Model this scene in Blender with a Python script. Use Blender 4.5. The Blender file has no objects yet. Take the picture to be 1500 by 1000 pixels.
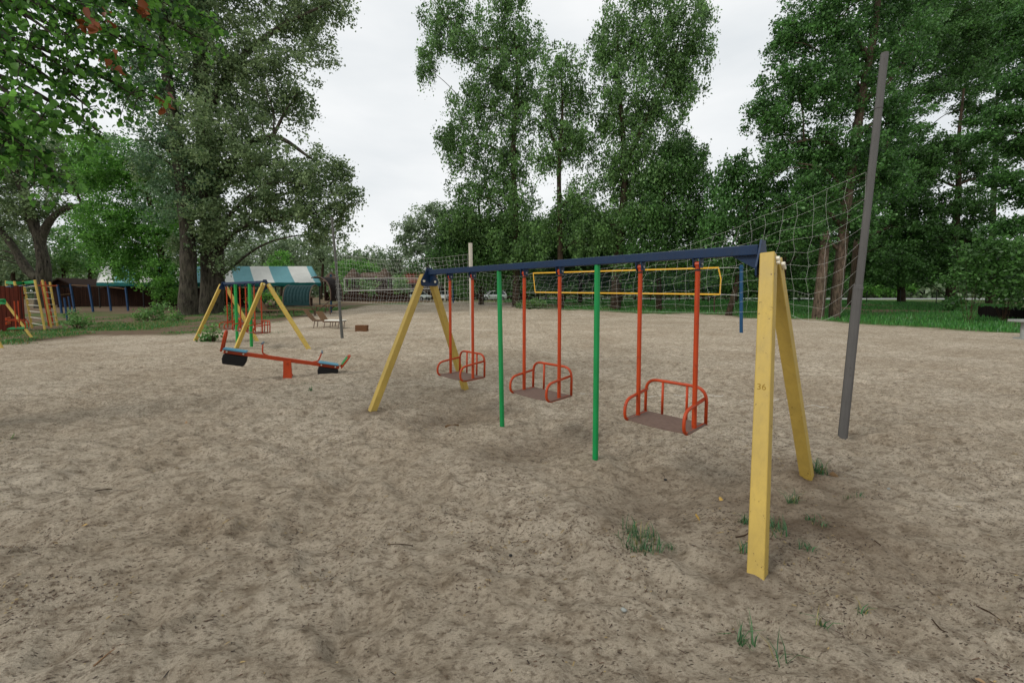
import bpy, math, random
import numpy as np
from mathutils import Vector, Matrix, Quaternion
random.seed(7)
S = bpy.context.scene
COL = S.collection
R = math.radians

# ------------------------------------------------------------------ camera and survey helpers
H, FPX, PIT = 1.65, 600.0, R(3.0)
PCY = 430 + FPX * math.tan(PIT)
cam_d = bpy.data.cameras.new('camera')
cam_d.sensor_width = 36; cam_d.lens = 36 * FPX / 1500
cam_d.shift_y = -(500 - PCY) / 1500
cam_d.clip_start = 0.05; cam_d.clip_end = 3000
cam = bpy.data.objects.new('camera', cam_d); COL.objects.link(cam)
cam.location = (0, 0, H); cam.rotation_euler = (math.pi / 2 - PIT, 0, 0)
S.camera = cam
CP, SP = math.cos(PIT), math.sin(PIT)

def ray(px, py):
    u = (px - 750) / FPX; v = (PCY - py) / FPX
    return Vector((u, CP + v * SP, -SP + v * CP))
def at(px, py, Y):
    d = ray(px, py); return Vector((0, 0, H)) + d * (Y / d.y)
def sst(a, b, x):
    t = min(1, max(0, (x - a) / (b - a))); return t * t * (3 - 2 * t)
def gz(x, y):
    """broad height of the ground (metres)"""
    h = 0.62 * sst(20, 46, y)
    c = math.exp(-((x + 7) / 11) ** 2) * math.exp(-((y - 41) / 5.0) ** 2)
    return h + 0.27 * c
def G(px, py, lim=160):
    d = ray(px, py); o = Vector((0, 0, H)); t = 0.5
    while t < lim:
        p = o + d * t
        if p.z <= gz(p.x, p.y): return Vector((p.x, p.y, gz(p.x, p.y)))
        t += 0.01 if t < 12 else 0.04
    p = o + d * lim; return Vector((p.x, p.y, gz(p.x, p.y)))
def on(x, y, dz=0): return Vector((x, y, gz(x, y) + dz))
def onplane(px, py, A, B):
    """point where the sight line meets the vertical plane through A and B"""
    d = ray(px, py); n = Vector((-(B.y - A.y), B.x - A.x, 0)); o = Vector((0, 0, H))
    return o + d * (n.dot(A - o) / n.dot(d))

# ------------------------------------------------------------------ numpy noise
def vn(x, y, s, seed=0):
    x = np.asarray(x, float) / s; y = np.asarray(y, float) / s
    xi = np.floor(x).astype(np.int64); yi = np.floor(y).astype(np.int64)
    fx = x - xi; fy = y - yi
    fx = fx * fx * (3 - 2 * fx); fy = fy * fy * (3 - 2 * fy)
    def h(a, b):
        n = (a * 374761393 + b * 668265263 + seed * 1442695041) & 0x7fffffff
        n = ((n ^ (n >> 13)) * 1274126177) & 0x7fffffff
        n = n ^ (n >> 16)
        return (n & 0xffff) / 65535.0
    a = h(xi, yi); b = h(xi + 1, yi); c = h(xi, yi + 1); d = h(xi + 1, yi + 1)
    return (a + (b - a) * fx) * (1 - fy) + (c + (d - c) * fx) * fy

# ------------------------------------------------------------------ materials
def lin(h):
    h = h.lstrip('#'); c = [int(h[i:i + 2], 16) / 255 for i in (0, 2, 4)]
    return tuple((x / 12.92 if x <= .04045 else ((x + .055) / 1.055) ** 2.4) for x in c) + (1,)
class NT:
    def __init__(s, name):
        s.m = bpy.data.materials.new(name); s.m.use_nodes = True
        s.t = s.m.node_tree; s.n = s.t.nodes; s.n.clear()
        s.out = s.n.new('ShaderNodeOutputMaterial')
    def a(s, typ, **kw):
        n = s.n.new(typ)
        for k, v in kw.items():
            if hasattr(n, k) and k not in n.inputs: setattr(n, k, v)
            else: n.inputs[k].default_value = v
        return n
    def l(s, a, b): s.t.links.new(a, b)
    def noise(s, vec, scale, detail=4, rough=.6):
        n = s.a('ShaderNodeTexNoise'); n.inputs['Scale'].default_value = scale
        n.inputs['Detail'].default_value = detail; n.inputs['Roughness'].default_value = rough
        s.l(vec, n.inputs['Vector']); return n.outputs['Fac']
    def ramp(s, fac, stops):
        r = s.a('ShaderNodeValToRGB'); e = r.color_ramp.elements
        while len(e) < len(stops): e.new(.5)
        for i, (p, c) in enumerate(stops):
            e[i].position = p; e[i].color = c if len(c) == 4 else tuple(c) + (1,)
        s.l(fac, r.inputs['Fac']); return r.outputs['Color']
    def mix(s, fac, a, b, mode='MIX'):
        n = s.a('ShaderNodeMix', data_type='RGBA', blend_type=mode)
        for sock, v in ((n.inputs[0], fac), (n.inputs[6], a), (n.inputs[7], b)):
            if hasattr(v, 'links'): s.l(v, sock)
            else: sock.default_value = v
        return n.outputs[2]
    def bump(s, h, st=.3, d=.01, nrm=None):
        b = s.a('ShaderNodeBump'); b.inputs['Strength'].default_value = st; b.inputs['Distance'].default_value = d
        s.l(h, b.inputs['Height'])
        if nrm: s.l(nrm, b.inputs['Normal'])
        return b.outputs['Normal']
    def fin(s, col, rough=.6, nrm=None, spec=.4, metal=0):
        p = s.a('ShaderNodeBsdfPrincipled')
        if hasattr(col, 'links'): s.l(col, p.inputs['Base Color'])
        else: p.inputs['Base Color'].default_value = col
        if hasattr(rough, 'links'): s.l(rough, p.inputs['Roughness'])
        else: p.inputs['Roughness'].default_value = rough
        p.inputs['Specular IOR Level'].default_value = spec; p.inputs['Metallic'].default_value = metal
        if nrm: s.l(nrm, p.inputs['Normal'])
        s.l(p.outputs[0], s.out.inputs[0]); s.p = p
        return s.m
BW = ((0, 0, 0, 1), (1, 1, 1, 1))
def coords(t): return t.a('ShaderNodeTexCoord').outputs['Object']

def paint(name, c, wear='#4a2c1a', amt=.62, rough=.5):
    t = NT(name); o = coords(t); c = lin(c)
    v = t.noise(o, 3.5, 5)
    base = t.mix(t.ramp(v, [(.3, BW[0]), (.75, BW[1])]), tuple(x * .84 for x in c[:3]) + (1,), tuple(min(1, x * 1.1) for x in c[:3]) + (1,))
    chip = t.ramp(t.noise(o, 30, 7, .72), [(amt - .035, BW[0]), (amt - .01, BW[1])])
    chip = t.mix(1.0, chip, t.ramp(t.noise(o, 4.5, 3), [(.42, BW[0]), (.6, BW[1])]), 'MULTIPLY')
    mp = t.a('ShaderNodeMapping'); t.l(o, mp.inputs[0]); mp.inputs['Scale'].default_value = (14, 14, 1.1)
    streak = t.ramp(t.noise(mp.outputs[0], 3, 5, .7), [(.48, BW[0]), (.75, (.5,) * 3)])
    dust = t.ramp(t.noise(o, 9, 5, .7), [(.5, BW[0]), (.85, (.5,) * 3)])
    col = t.mix(streak, base, tuple(x * .66 + .008 for x in c[:3]) + (1,))
    col = t.mix(dust, col, tuple(x * .65 + .025 for x in c[:3]) + (1,)); col = t.mix(chip, col, lin(wear))
    return t.fin(col, t.ramp(v, [(.2, (rough - .1,) * 3), (.8, (rough + .15,) * 3)]), t.bump(t.noise(o, 60, 3), .12, .004), .35)
def plain(name, c, rough=.7, sc=12, var=.25, bump=.2, spec=.3, metal=0, stretch=(1, 1, 1), bd=.01):
    t = NT(name); o = coords(t); c = lin(c)
    mp = t.a('ShaderNodeMapping'); t.l(o, mp.inputs[0]); mp.inputs['Scale'].default_value = stretch
    v = t.noise(mp.outputs[0], sc, 6, .65)
    col = t.mix(v, tuple(x * (1 - var) for x in c[:3]) + (1,), tuple(min(1, x * (1 + var)) for x in c[:3]) + (1,))
    return t.fin(col, rough, t.bump(v, bump, bd), spec, metal)
def bark(name, c1, c2, sc=5):
    t = NT(name); o = coords(t)
    mp = t.a('ShaderNodeMapping'); t.l(o, mp.inputs[0]); mp.inputs['Scale'].default_value = (1, 1, .22)
    v = t.noise(mp.outputs[0], sc * 2, 8, .75); w = t.noise(o, sc * .5, 4)
    col = t.mix(t.ramp(v, [(.36, BW[0]), (.62, BW[1])]), lin(c1), lin(c2))
    col = t.mix(t.ramp(w, [(.4, BW[0]), (.75, (.5,) * 3)]), col, lin('#4b4c3a'))
    return t.fin(col, .9, t.bump(v, .9, .05), .1)
def leaf(name, dark, light, trans=.35, odd=None):
    t = NT(name)
    at_ = t.a('ShaderNodeAttribute', attribute_name='tint').outputs['Fac']
    stops = [(0, lin(dark)), (.85, lin(light))]
    if odd: stops = [(0, lin(dark)), (.9, lin(light)), (.93, lin(odd)), (1, lin(odd))]
    col = t.ramp(at_, stops)
    d = t.a('ShaderNodeBsdfPrincipled'); t.l(col, d.inputs['Base Color']); d.inputs['Roughness'].default_value = .42
    d.inputs['Specular IOR Level'].default_value = .42
    tr = t.a('ShaderNodeBsdfTranslucent'); t.l(t.mix(.5, col, lin('#5f8a2a'), 'SCREEN') if False else col, tr.inputs[0])
    mx = t.a('ShaderNodeMixShader'); mx.inputs[0].default_value = trans
    t.l(d.outputs[0], mx.inputs[1]); t.l(tr.outputs[0], mx.inputs[2]); t.l(mx.outputs[0], t.out.inputs[0])
    return t.m
def planks(name, c, dark, per=6.0, axis=0):
    t = NT(name); o = coords(t)
    sep = t.a('ShaderNodeSeparateXYZ'); t.l(o, sep.inputs[0])
    mu = t.a('ShaderNodeMath', operation='MULTIPLY'); t.l(sep.outputs[axis], mu.inputs[0]); mu.inputs[1].default_value = per
    fr = t.a('ShaderNodeMath', operation='FRACT'); t.l(mu.outputs[0], fr.inputs[0])
    fl = t.a('ShaderNodeMath', operation='FLOOR'); t.l(mu.outputs[0], fl.inputs[0])
    wn = t.a('ShaderNodeTexWhiteNoise', noise_dimensions='1D'); t.l(fl.outputs[0], wn.inputs['W'])
    mp = t.a('ShaderNodeMapping'); t.l(o, mp.inputs[0]); mp.inputs['Scale'].default_value = (8, 8, .8)
    g = t.noise(mp.outputs[0], 3, 5)
    c = lin(c); col = t.mix(wn.outputs['Value'], tuple(x * .65 for x in c[:3]) + (1,), tuple(x * 1.25 for x in c[:3]) + (1,))
    col = t.mix(t.ramp(g, [(.35, (.6,) * 3), (.7, BW[0])]), col, lin(dark))
    gap = t.ramp(fr.outputs[0], [(0, BW[1]), (.05, BW[0]), (.95, BW[0]), (1, BW[1])])
    return t.fin(t.mix(gap, col, lin('#0c0806')), .85, t.bump(gap, -.6, .02), .15)

M = {}
M['yellow'] = paint('yellow_paint', '#b59a4b', '#4d3218', .66, .5)
M['yellow2'] = paint('yellow_paint_old', '#c5a850', '#6d4c20', .62, .55)
M['blue'] = paint('navy_paint', '#052748', '#20160f', .66, .5)
M['sky'] = paint('light_blue_paint', '#4b8da5', '#6d6a60', .64, .5)
M['barblue'] = paint('bar_blue_paint', '#173d63', '#33241a', .66, .5)
M['postblue'] = paint('post_blue_paint', '#15476c', '#33241a', .66, .5)
M['green'] = paint('green_paint', '#0b8a47', '#10331d', .68, .45)
M['limegreen'] = paint('lime_green_paint', '#1f9c48', '#10331d', .68, .45)
M['red'] = paint('orange_red_paint', '#b03d0e', '#5b1d10', .62, .42)
M['orange'] = paint('orange_paint', '#cf5a1d', '#5b1d10', .64, .45)
M['rust'] = plain('rusty_steel', '#67544a', .75, 30, .5, .25, .3)
M['steel'] = plain('worn_steel', '#8d8d88', .45, 25, .2, .1, .5, .7)
M['cap'] = plain('white_plastic', '#d8d2c0', .4, 30, .1, .05, .5)
M['polegrey'] = paint('grey_pole_paint', '#575553', '#433b36', .64, .6)
M['polewhite'] = plain('whitewashed_metal', '#c3bcae', .6, 14, .2, .12, .3)
M['poleold'] = plain('weathered_post', '#5c5c58', .8, 10, .3, .3, .2)
M['cord'] = plain('net_cord', '#dcdcd6', .8, 30, .12, .1, .2)
M['tapewhite'] = plain('net_tape_white', '#dad8d2', .7, 20, .08, .1, .2)
M['tapeyellow'] = plain('net_tape_yellow', '#d7a83c', .7, 20, .12, .1, .2)
M['darkcord'] = plain('dark_net_cord', '#1d2d38', .8, 30, .2, .1, .2)
M['rubber'] = plain('black_rubber', '#131313', .75, 20, .35, .2, .3)
M['grip'] = plain('grip_plastic', '#5d6a74', .5, 20, .15, .1, .4)
M['wood'] = plain('weathered_wood', '#7d6248', .85, 7, .35, .4, .15, 0, (6, 6, 1))
M['wooddark'] = plain('dark_wood', '#33221a', .85, 7, .35, .4, .15, 0, (6, 6, 1))
M['block'] = plain('brown_block', '#6b4c36', .9, 22, .45, .6, .1)
M['concrete'] = plain('grey_concrete', '#8e918c', .85, 12, .22, .3, .2)
M['cloth'] = plain('white_cloth', '#d9d6cc', .85, 8, .1, .3, .1)
M['tarp'] = plain('teal_tarp', '#123436', .7, 5, .3, .4, .25)
M['tarpdark'] = plain('dark_tarp', '#1d1512', .75, 6, .35, .5, .2)
M['tentwhite'] = plain('tent_white', '#e3e4e2', .7, 4, .05, .15, .2)
M['tentteal'] = plain('tent_teal', '#5aa5b0', .7, 4, .08, .15, .2)
M['tentedge'] = plain('tent_edge', '#0e5d5a', .7, 6, .15, .2, .2)
M['fence'] = planks('fence_planks', '#3c271c', '#1c100b', 7)
M['fencered'] = planks('fence_planks_red', '#6e2d1a', '#2d130c', 5, 1)
M['fencedark'] = planks('fence_planks_dark', '#1c1614', '#0c0908', 6)
M['roofred'] = plain('red_roof', '#6b372b', .8, 6, .2, .3, .2, 0, (1, 6, 6))
M['roofdark'] = plain('dark_roof', '#2f231d', .9, 6, .3, .4, .1)
M['thatch'] = plain('thatch', '#574a40', .95, 16, .4, .9, .05, 0, (3, 3, .6))
M['wallbrown'] = planks('gazebo_planks', '#4b2f22', '#1a0f0a', 5)
M['iron'] = plain('black_iron', '#1b1b1c', .6, 20, .3, .1, .4)
M['carwhite'] = plain('car_paint_white', '#dfe2e2', .25, 4, .03, .02, .5)
M['carsilver'] = plain('car_paint_silver', '#a9b3ac', .28, 4, .05, .02, .5)
M['glass'] = plain('dark_window_glass', '#1a2226', .08, 4, .1, .0, .6)
M['lens'] = plain('headlight_glass', '#b9bfc2', .15, 6, .1, .02, .6)
M['stain'] = plain('number_stain', '#8a7030', .8, 40, .3, .1, .1)
M['bark'] = bark('poplar_bark', '#0e0c0b', '#5c564c', 4)
M['barkdark'] = bark('dark_bark', '#17120f', '#4a3c30', 4)
M['barkred'] = bark('brown_bark', '#29211b', '#776658', 5)
M['twig'] = plain('twig_bark', '#3b2d22', .9, 20, .3, .3, .1)
M['tuft'] = leaf('tuft_blade', '#1f4a25', '#467a48', .25, '#8d8250')
M['blade'] = leaf('grass_blade', '#265a24', '#559442', .3, '#8d8250')
M['lf_poplar'] = leaf('grey_poplar_leaf', '#3e5a32', '#94aa78', .42)
M['lf_darkpop'] = leaf('poplar_leaf', '#2b4c30', '#7a9c70', .38)
M['lf_birch'] = leaf('birch_leaf', '#1a3517', '#86b365', .42)
M['lf_deep'] = leaf('deep_green_leaf', '#163013', '#65954a', .38)
M['lf_right'] = leaf('elm_leaf', '#143017', '#679c4e', .38)
M['lf_bright'] = leaf('bright_green_leaf', '#2f6222', '#86c057', .48)
M['lf_far'] = leaf('hazy_leaf', '#465f3d', '#9db289', .35)  # distance haze painted in as a paler leaf colour
M['lf_near'] = leaf('near_poplar_leaf', '#1c4819', '#7cb64e', .55, '#7a3a1a')
M['lf_dead'] = leaf('dead_leaf', '#5b2c15', '#9a5730', .25)
M['lf_shrub'] = leaf('shrub_leaf', '#346a2e', '#86b060', .35)

# ------------------------------------------------------------------ object helpers
def tag(o, label=None, cat=None, group=None, kind=None):
    if label: o['label'] = label
    if cat: o['category'] = cat
    if group: o['group'] = group
    if kind: o['kind'] = kind
    return o
def empty(name, loc, label=None, cat=None, group=None, rz=0):
    o = bpy.data.objects.new(name, None); COL.objects.link(o)
    o.location = loc; o.rotation_euler = (0, 0, rz); o.empty_display_size = .2
    return tag(o, label, cat, group)
def mw(o):
    m = Matrix.Translation(o.location) @ o.rotation_euler.to_matrix().to_4x4()
    return mw(o.parent) @ m if o.parent else m
def copy_tree(o, parent=None):
    c = o.copy(); COL.objects.link(c); c.parent = parent
    for ch in [x for x in list(o.children)]: copy_tree(ch, c)
    return c
def frame_of(d):
    d = d.normalized(); a = Vector((0, 0, 1)) if abs(d.z) < .9 else Vector((1, 0, 0))
    u = d.cross(a).normalized(); return u, u.cross(d).normalized()
class MB:
    def __init__(s): s.v = []; s.f = []
    def face(s, pts):
        n = len(s.v); s.v += [Vector(p) for p in pts]; s.f.append(tuple(range(n, n + len(pts))))
    def hexa(s, c):
        n = len(s.v); s.v += [Vector(p) for p in c]
        for q in ((0, 3, 2, 1), (4, 5, 6, 7), (0, 1, 5, 4), (1, 2, 6, 5), (2, 3, 7, 6), (3, 0, 4, 7)):
            s.f.append(tuple(n + i for i in q))
        return s
    def box(s, c, sz, rz=0, M4=None):
        c = Vector(c); q = Matrix.Rotation(rz, 3, 'Z'); x, y, z = [k / 2 for k in sz]
        return s.hexa([c + q @ Vector(p) for p in ((-x, -y, -z), (x, -y, -z), (x, y, -z), (-x, y, -z), (-x, -y, z), (x, -y, z), (x, y, z), (-x, y, z))])
    def bar(s, a, b, w, h, side):
        a = Vector(a); b = Vector(b); d = (b - a).normalized()
        x = Vector(side); x = (x - d * x.dot(d)).normalized() * (w / 2); y = d.cross(x).normalized() * (h / 2)
        return s.hexa([a - x - y, a + x - y, a + x + y, a - x + y, b - x - y, b + x - y, b + x + y, b - x + y])
    def tube(s, pts, r, n=8, cap=True, closed=False):
        pts = [Vector(p) for p in pts]; k = len(pts)
        rs = r if isinstance(r, (list, tuple)) else [r] * k
        base = len(s.v); u = None
        for i, p in enumerate(pts):
            if closed: d = pts[(i + 1) % k] - pts[i - 1]
            else: d = pts[min(i + 1, k - 1)] - pts[max(i - 1, 0)]
            d = d.normalized() if d.length > 1e-9 else Vector((0, 0, 1))
            if u is None: u, w = frame_of(d)
            u = (u - d * u.dot(d)); u = u.normalized() if u.length > 1e-6 else frame_of(d)[0]
            w = d.cross(u)
            for j in range(n):
                a = 2 * math.pi * j / n
                s.v.append(p + (u * math.cos(a) + w * math.sin(a)) * rs[i])
        for i in range(k if closed else k - 1):
            for j in range(n):
                a0 = base + i * n; a1 = base + ((i + 1) % k) * n
                s.f.append((a0 + j, a0 + (j + 1) % n, a1 + (j + 1) % n, a1 + j))
        if cap and not closed:
            s.f.append(tuple(base + j for j in reversed(range(n)))); s.f.append(tuple(base + (k - 1) * n + j for j in range(n)))
        return s
    def prism(s, poly, ext):
        """poly: list of 3-D points, pushed along ext"""
        n = len(s.v); k = len(poly); ext = Vector(ext)
        s.v += [Vector(p) for p in poly] + [Vector(p) + ext for p in poly]
        s.f.append(tuple(reversed(range(n, n + k)))); s.f.append(tuple(range(n + k, n + 2 * k)))
        for i in range(k): s.f.append((n + i, n + (i + 1) % k, n + k + (i + 1) % k, n + k + i))
        return s
    def ball(s, c, r, nu=8, nv=5, sc=(1, 1, 1)):
        c = Vector(c); rows = []
        for i in range(nv + 1):
            th = math.pi * i / nv
            rows.append([c + Vector((math.sin(th) * math.cos(2 * math.pi * j / nu) * sc[0], math.sin(th) * math.sin(2 * math.pi * j / nu) * sc[1], math.cos(th) * sc[2])) * r for j in range(nu)])
        n = len(s.v)
        for rw in rows: s.v += rw
        for i in range(nv):
            for j in range(nu):
                s.f.append((n + i * nu + j, n + (i + 1) * nu + j, n + (i + 1) * nu + (j + 1) % nu, n + i * nu + (j + 1) % nu))
        return s
    def build(s, name, mat, parent=None, loc=None, smooth=False, bevel=0):
        me = bpy.data.meshes.new(name)
        o = bpy.data.objects.new(name, me)
        if parent is not None:
            o.parent = parent; inv = mw(parent).inverted()
        elif loc is not None:
            o.location = loc; inv = Matrix.Translation(-Vector(loc))
        else: inv = Matrix.Identity(4)
        me.from_pydata([inv @ p for p in s.v], [], s.f); me.validate(); me.update()
        if isinstance(mat, (list, tuple)):
            for m in mat: me.materials.append(m)
        else: me.materials.append(mat)
        if smooth: me.polygons.foreach_set('use_smooth', [True] * len(me.polygons))
        COL.objects.link(o)
        if bevel:
            b = o.modifiers.new('edge', 'BEVEL'); b.width = bevel; b.segments = 2; b.limit_method = 'ANGLE'
        return o
def catmull(pts, n=6):
    pts = [Vector(p) for p in pts]; out = []
    P = [pts[0] * 2 - pts[1]] + pts + [pts[-1] * 2 - pts[-2]]
    for i in range(1, len(P) - 2):
        a, b, c, d = P[i - 1:i + 3]
        for k in range(n):
            t = k / n
            out.append(.5 * ((2 * b) + (c - a) * t + (2 * a - 5 * b + 4 * c - d) * t * t + (3 * b - a - 3 * c + d) * t ** 3))
    out.append(pts[-1]); return out
def fillet(pts, r, n=5):
    pts = [Vector(p) for p in pts]; out = [pts[0]]
    for a, b, c in zip(pts, pts[1:], pts[2:]):
        u = (a - b); v = (c - b); k = min(r, u.length * .49, v.length * .49)
        p = b + u.normalized() * k; q = b + v.normalized() * k
        for i in range(n + 1):
            t = i / n; out.append(p * (1 - t) ** 2 + b * 2 * t * (1 - t) + q * t * t)
    out.append(pts[-1]); return out

def np_mesh(name, V, F, mat, parent=None, tint=None, loc=None):
    """V (n,3) array, F (m,4) array of quads"""
    V = np.asarray(V, np.float32).copy(); F = np.asarray(F, np.int32)
    off = np.array(parent.location if parent is not None else (loc if loc is not None else (0, 0, 0)), np.float32)
    V -= off
    me = bpy.data.meshes.new(name); me.vertices.add(len(V)); me.vertices.foreach_set('co', V.ravel())
    k = F.shape[1]; me.loops.add(F.size); me.loops.foreach_set('vertex_index', F.ravel())
    me.polygons.add(len(F)); me.polygons.foreach_set('loop_start', np.arange(0, F.size, k, dtype=np.int32))
    me.polygons.foreach_set('loop_total', np.full(len(F), k, np.int32))
    me.update(calc_edges=True); me.materials.append(mat)
    if tint is not None:
        at_ = me.attributes.new('tint', 'FLOAT', 'FACE'); at_.data.foreach_set('value', np.asarray(tint, np.float32))
    o = bpy.data.objects.new(name, me); COL.objects.link(o)
    if parent is not None: o.parent = parent
    elif loc is not None: o.location = loc
    return o

rng = np.random.default_rng(11)
DENS = 1.95
def leaf_arrays(C, size, aspect=.62, up=.35, hang=0.0, big=False, jitter=.35):
    """leaf faces at centres C; returns V, F. hang>0 turns the tips downwards"""
    n = len(C)
    d = rng.normal(size=(n, 3)); d[:, 2] -= hang * 2.2; d /= np.linalg.norm(d, axis=1)[:, None] + 1e-9
    a = rng.normal(size=(n, 3)); a[:, 2] += up * 2
    w = np.cross(d, a); w /= np.linalg.norm(w, axis=1)[:, None] + 1e-9
    nn = np.cross(w, d)
    L = (size * (1 + jitter * rng.normal(size=n)).clip(.45, 1.8))[:, None]
    W = L * aspect * .5
    if not big:
        b = C - d * L * .5; t = C + d * L * .5; m = C - d * L * .08 + nn * L * .1
        V = np.stack([b, m + w * W, t, m - w * W], 1).reshape(-1, 3)
        F = np.arange(4 * n).reshape(n, 4)
        return V, F, 1
    b = C - d * L * .5; t = C + d * L * .55
    l1 = C - d * L * .34 + w * W * .95 + nn * L * .08; l2 = C + d * L * .08 + w * W * .8 + nn * L * .07
    r1 = C - d * L * .34 - w * W * .95 + nn * L * .08; r2 = C + d * L * .08 - w * W * .8 + nn * L * .07
    V = np.stack([b, l1, l2, t, r2, r1], 1).reshape(-1, 3)
    k = np.arange(n)[:, None] * 6
    F = np.concatenate([k + np.array([[0, 3, 2, 1]]), k + np.array([[0, 5, 4, 3]])], 1).reshape(-1, 4)
    return V, F, 2

def blob_clumps(c, r, n, shell=.5):
    d = rng.normal(size=(n, 3)); d /= np.linalg.norm(d, axis=1)[:, None]
    rr = rng.random(n) ** shell
    return np.asarray(c) + d * rr[:, None] * np.asarray(r)
def tree(name, label, base, trunks, blobs, mat, bmat, lsize, dens=1.0, per=26, spread=.45, droop=0.0, hang=.3, group=None, cat='tree',
         sides=9, limbs=3, limb_r=.07, grow=True):
    """trunks: [(points, radii)], blobs: [(centre, radii)] in metres"""
    root = empty(name, base, label, cat, group)
    mb = MB(); nodes = []
    for pts, rad in trunks:
        p = catmull(pts, 5); k = len(p); rr = np.interp(np.linspace(0, 1, k), np.linspace(0, 1, len(rad)), rad)
        rr = [float(x * (1 + .07 * random.uniform(-1, 1))) for x in rr]
        mb.tube(p, rr, sides); nodes += [(q, r) for q, r in zip(p, rr)]
    allc = []
    for c, r in blobs:
        c = Vector(c); vol = (r[0] * r[1] * r[2]) ** (1 / 3.)
        n = max(6, int(DENS * dens * 9 * (r[0] * r[2] + r[1] * r[2] + r[0] * r[1]) / (3 * spread * spread) * .33))
        cl = blob_clumps(c, r, n); allc.append(cl)
        if grow:
            def limb(e, r0):
                cand = [(q, rd) for q, rd in nodes if q.z < e.z + .1] or nodes
                q, rd = min(cand, key=lambda k: (k[0] - e).length + abs((e.z - k[0].z) - (e - k[0]).length * .6) * .5)
                m1 = q.lerp(e, .4) + Vector((random.uniform(-.1, .1), random.uniform(-.1, .1), .12)) * (e - q).length
                m2 = q.lerp(e, .75) + Vector((random.uniform(-.1, .1), random.uniform(-.1, .1), .08)) * (e - q).length
                s0 = min(rd * .7, r0); pp = catmull([q, m1, m2, e], 4)
                mb.tube(pp, [float(x) for x in np.linspace(s0, s0 * .22, len(pp))], 5, False)
                return pp
            pp = limb(c, limb_r * max(.6, vol * .6)); nodes += [(x, limb_r * .5) for x in pp[3:]]
            for k in range(limbs): limb(Vector(cl[random.randrange(n)]), limb_r * .45)
    C = np.concatenate(allc); n = len(C)
    k = rng.poisson(per * np.exp(rng.normal(-.12, .5, n))); idx = np.repeat(np.arange(n), k); m = len(idx)
    P = C[idx] + rng.normal(size=(m, 3)) * np.array([spread, spread, spread * .7]) * .5
    if droop: P[:, 2] -= rng.exponential(droop, m)
    ct = rng.random(n)
    tint = (.45 * ct[idx] + .55 * rng.random(m) ** 1.3) * .89
    V, F, q = leaf_arrays(P, lsize, hang=hang)
    mb.build('trunk', bmat, root, smooth=True)
    np_mesh('crown', V, F, mat, root, np.repeat(tint, q))
    return root
def pxblobs(lst, Y, depth=1.0, zmul=1.0):
    """crown lobes given as outline measurements (centre and half sizes) at the tree's distance"""
    out = []
    for b in lst:
        px, py, rx, ry = b[:4]; dy = b[4] if len(b) > 4 else random.uniform(-.3, .3) * rx * Y / FPX
        c = at(px, py, Y + dy); out.append((c, (rx * Y / FPX, rx * Y / FPX * depth, ry * Y / FPX)))
    return out
def pxline(pts, Y): return [at(x, y, Y) for x, y in pts]

# ================================================================== GROUND
LEFT_EDGE = [(-200, 512), (0, 505), (100, 498), (200, 491), (280, 489), (340, 480), (420, 468), (500, 456), (560, 446)]
RIGHT_EDGE = [(560, 441.5), (700, 442.5), (760, 447), (800, 454), (860, 456), (1000, 460), (1100, 464), (1200, 468.5), (1300, 478), (1400, 484), (1500, 488), (1750, 500)]
def _edge(l):
    u = []; d = []
    for px, py in l:
        p = G(px, py); u.append(p.x / p.y); d.append(p.y)
    return np.array(u), np.array(d)
LE, RE = _edge(LEFT_EDGE), _edge(RIGHT_EDGE)
ALLU = np.concatenate([LE[0], RE[0][1:]]); ALLD = np.concatenate([LE[1], RE[1][1:]])
def sand_edge(x, y): return np.interp(x / np.maximum(y, .5), ALLU, ALLD)

def axis(lo, hi, flo, fhi, step, g):
    a = list(np.arange(flo, fhi + step / 2, step)); s = step; x = a[-1]
    while x < hi: s *= g; x += s; a.append(x)
    s = step; x = a[0]; b = []
    while x > lo: s *= g; x -= s; b.append(x)
    return np.array(b[::-1] + a)
# swing positions needed for the scuffed hollows
FA, FB, FC, FD = G(1109, 849), G(1186, 694), G(539, 606), G(685, 570)
P1, P2 = G(872, 671), G(736, 624)
BN = onplane(1117, 370, P1, P2); BF = onplane(629, 397, P1, P2)
BEAM_Z = (BN.z + BF.z) / 2
BD = Vector((BF.x - BN.x, BF.y - BN.y, 0)).normalized()          # along the beam, away from the camera
BQ = Vector((BD.y, -BD.x, 0));  BQ = BQ if BQ.y > 0 else -BQ      # across the beam, away from the camera
def beam_at(px, A=BN, B=BF):
    return onplane(px, 400, A, B)

xs = axis(-420, 420, -5.2, 5.6, .027, 1.025); ys = axis(-60, 900, .9, 8.5, .027, 1.019)
X, Y = np.meshgrid(xs, ys)
def sstn(a, b, x):
    t = np.clip((x - a) / (b - a), 0, 1); return t * t * (3 - 2 * t)
Z = .62 * sstn(20, 46, Y) + .27 * np.exp(-((X + 7) / 11) ** 2) * np.exp(-((Y - 41) / 5.0) ** 2)
near = 1 / (1 + np.hypot(X, Y) / 45)
n1 = vn(X, Y, 1.7, 1) - .5; n2 = vn(X + 3 * n1, Y, .55, 2) - .5
n3 = vn(X * 1.0 + .15 * n2, Y * 1.5, .19, 3) - .5; n4 = vn(X, Y * 1.4, .085, 4) - .5
foot = np.clip(.32 - vn(X + .1 * n2, Y, .31, 6), 0, 1) * vn(X, Y, 1.2, 8)
foot2 = np.clip(.36 - vn(X + .1 * n2, Y * 1.15, .21, 61), 0, 1) * np.clip(vn(X, Y, .9, 62) * 1.5 - .25, 0, 1)
foot3 = np.clip(.34 - vn(X * 1.1 + .2 * n1, Y, .40, 63), 0, 1)
rim = np.clip(1 - np.abs(vn(X * 1.1 + .2 * n1, Y, .40, 63) - .40) / .07, 0, 1)
wear = np.zeros_like(X)
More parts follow.
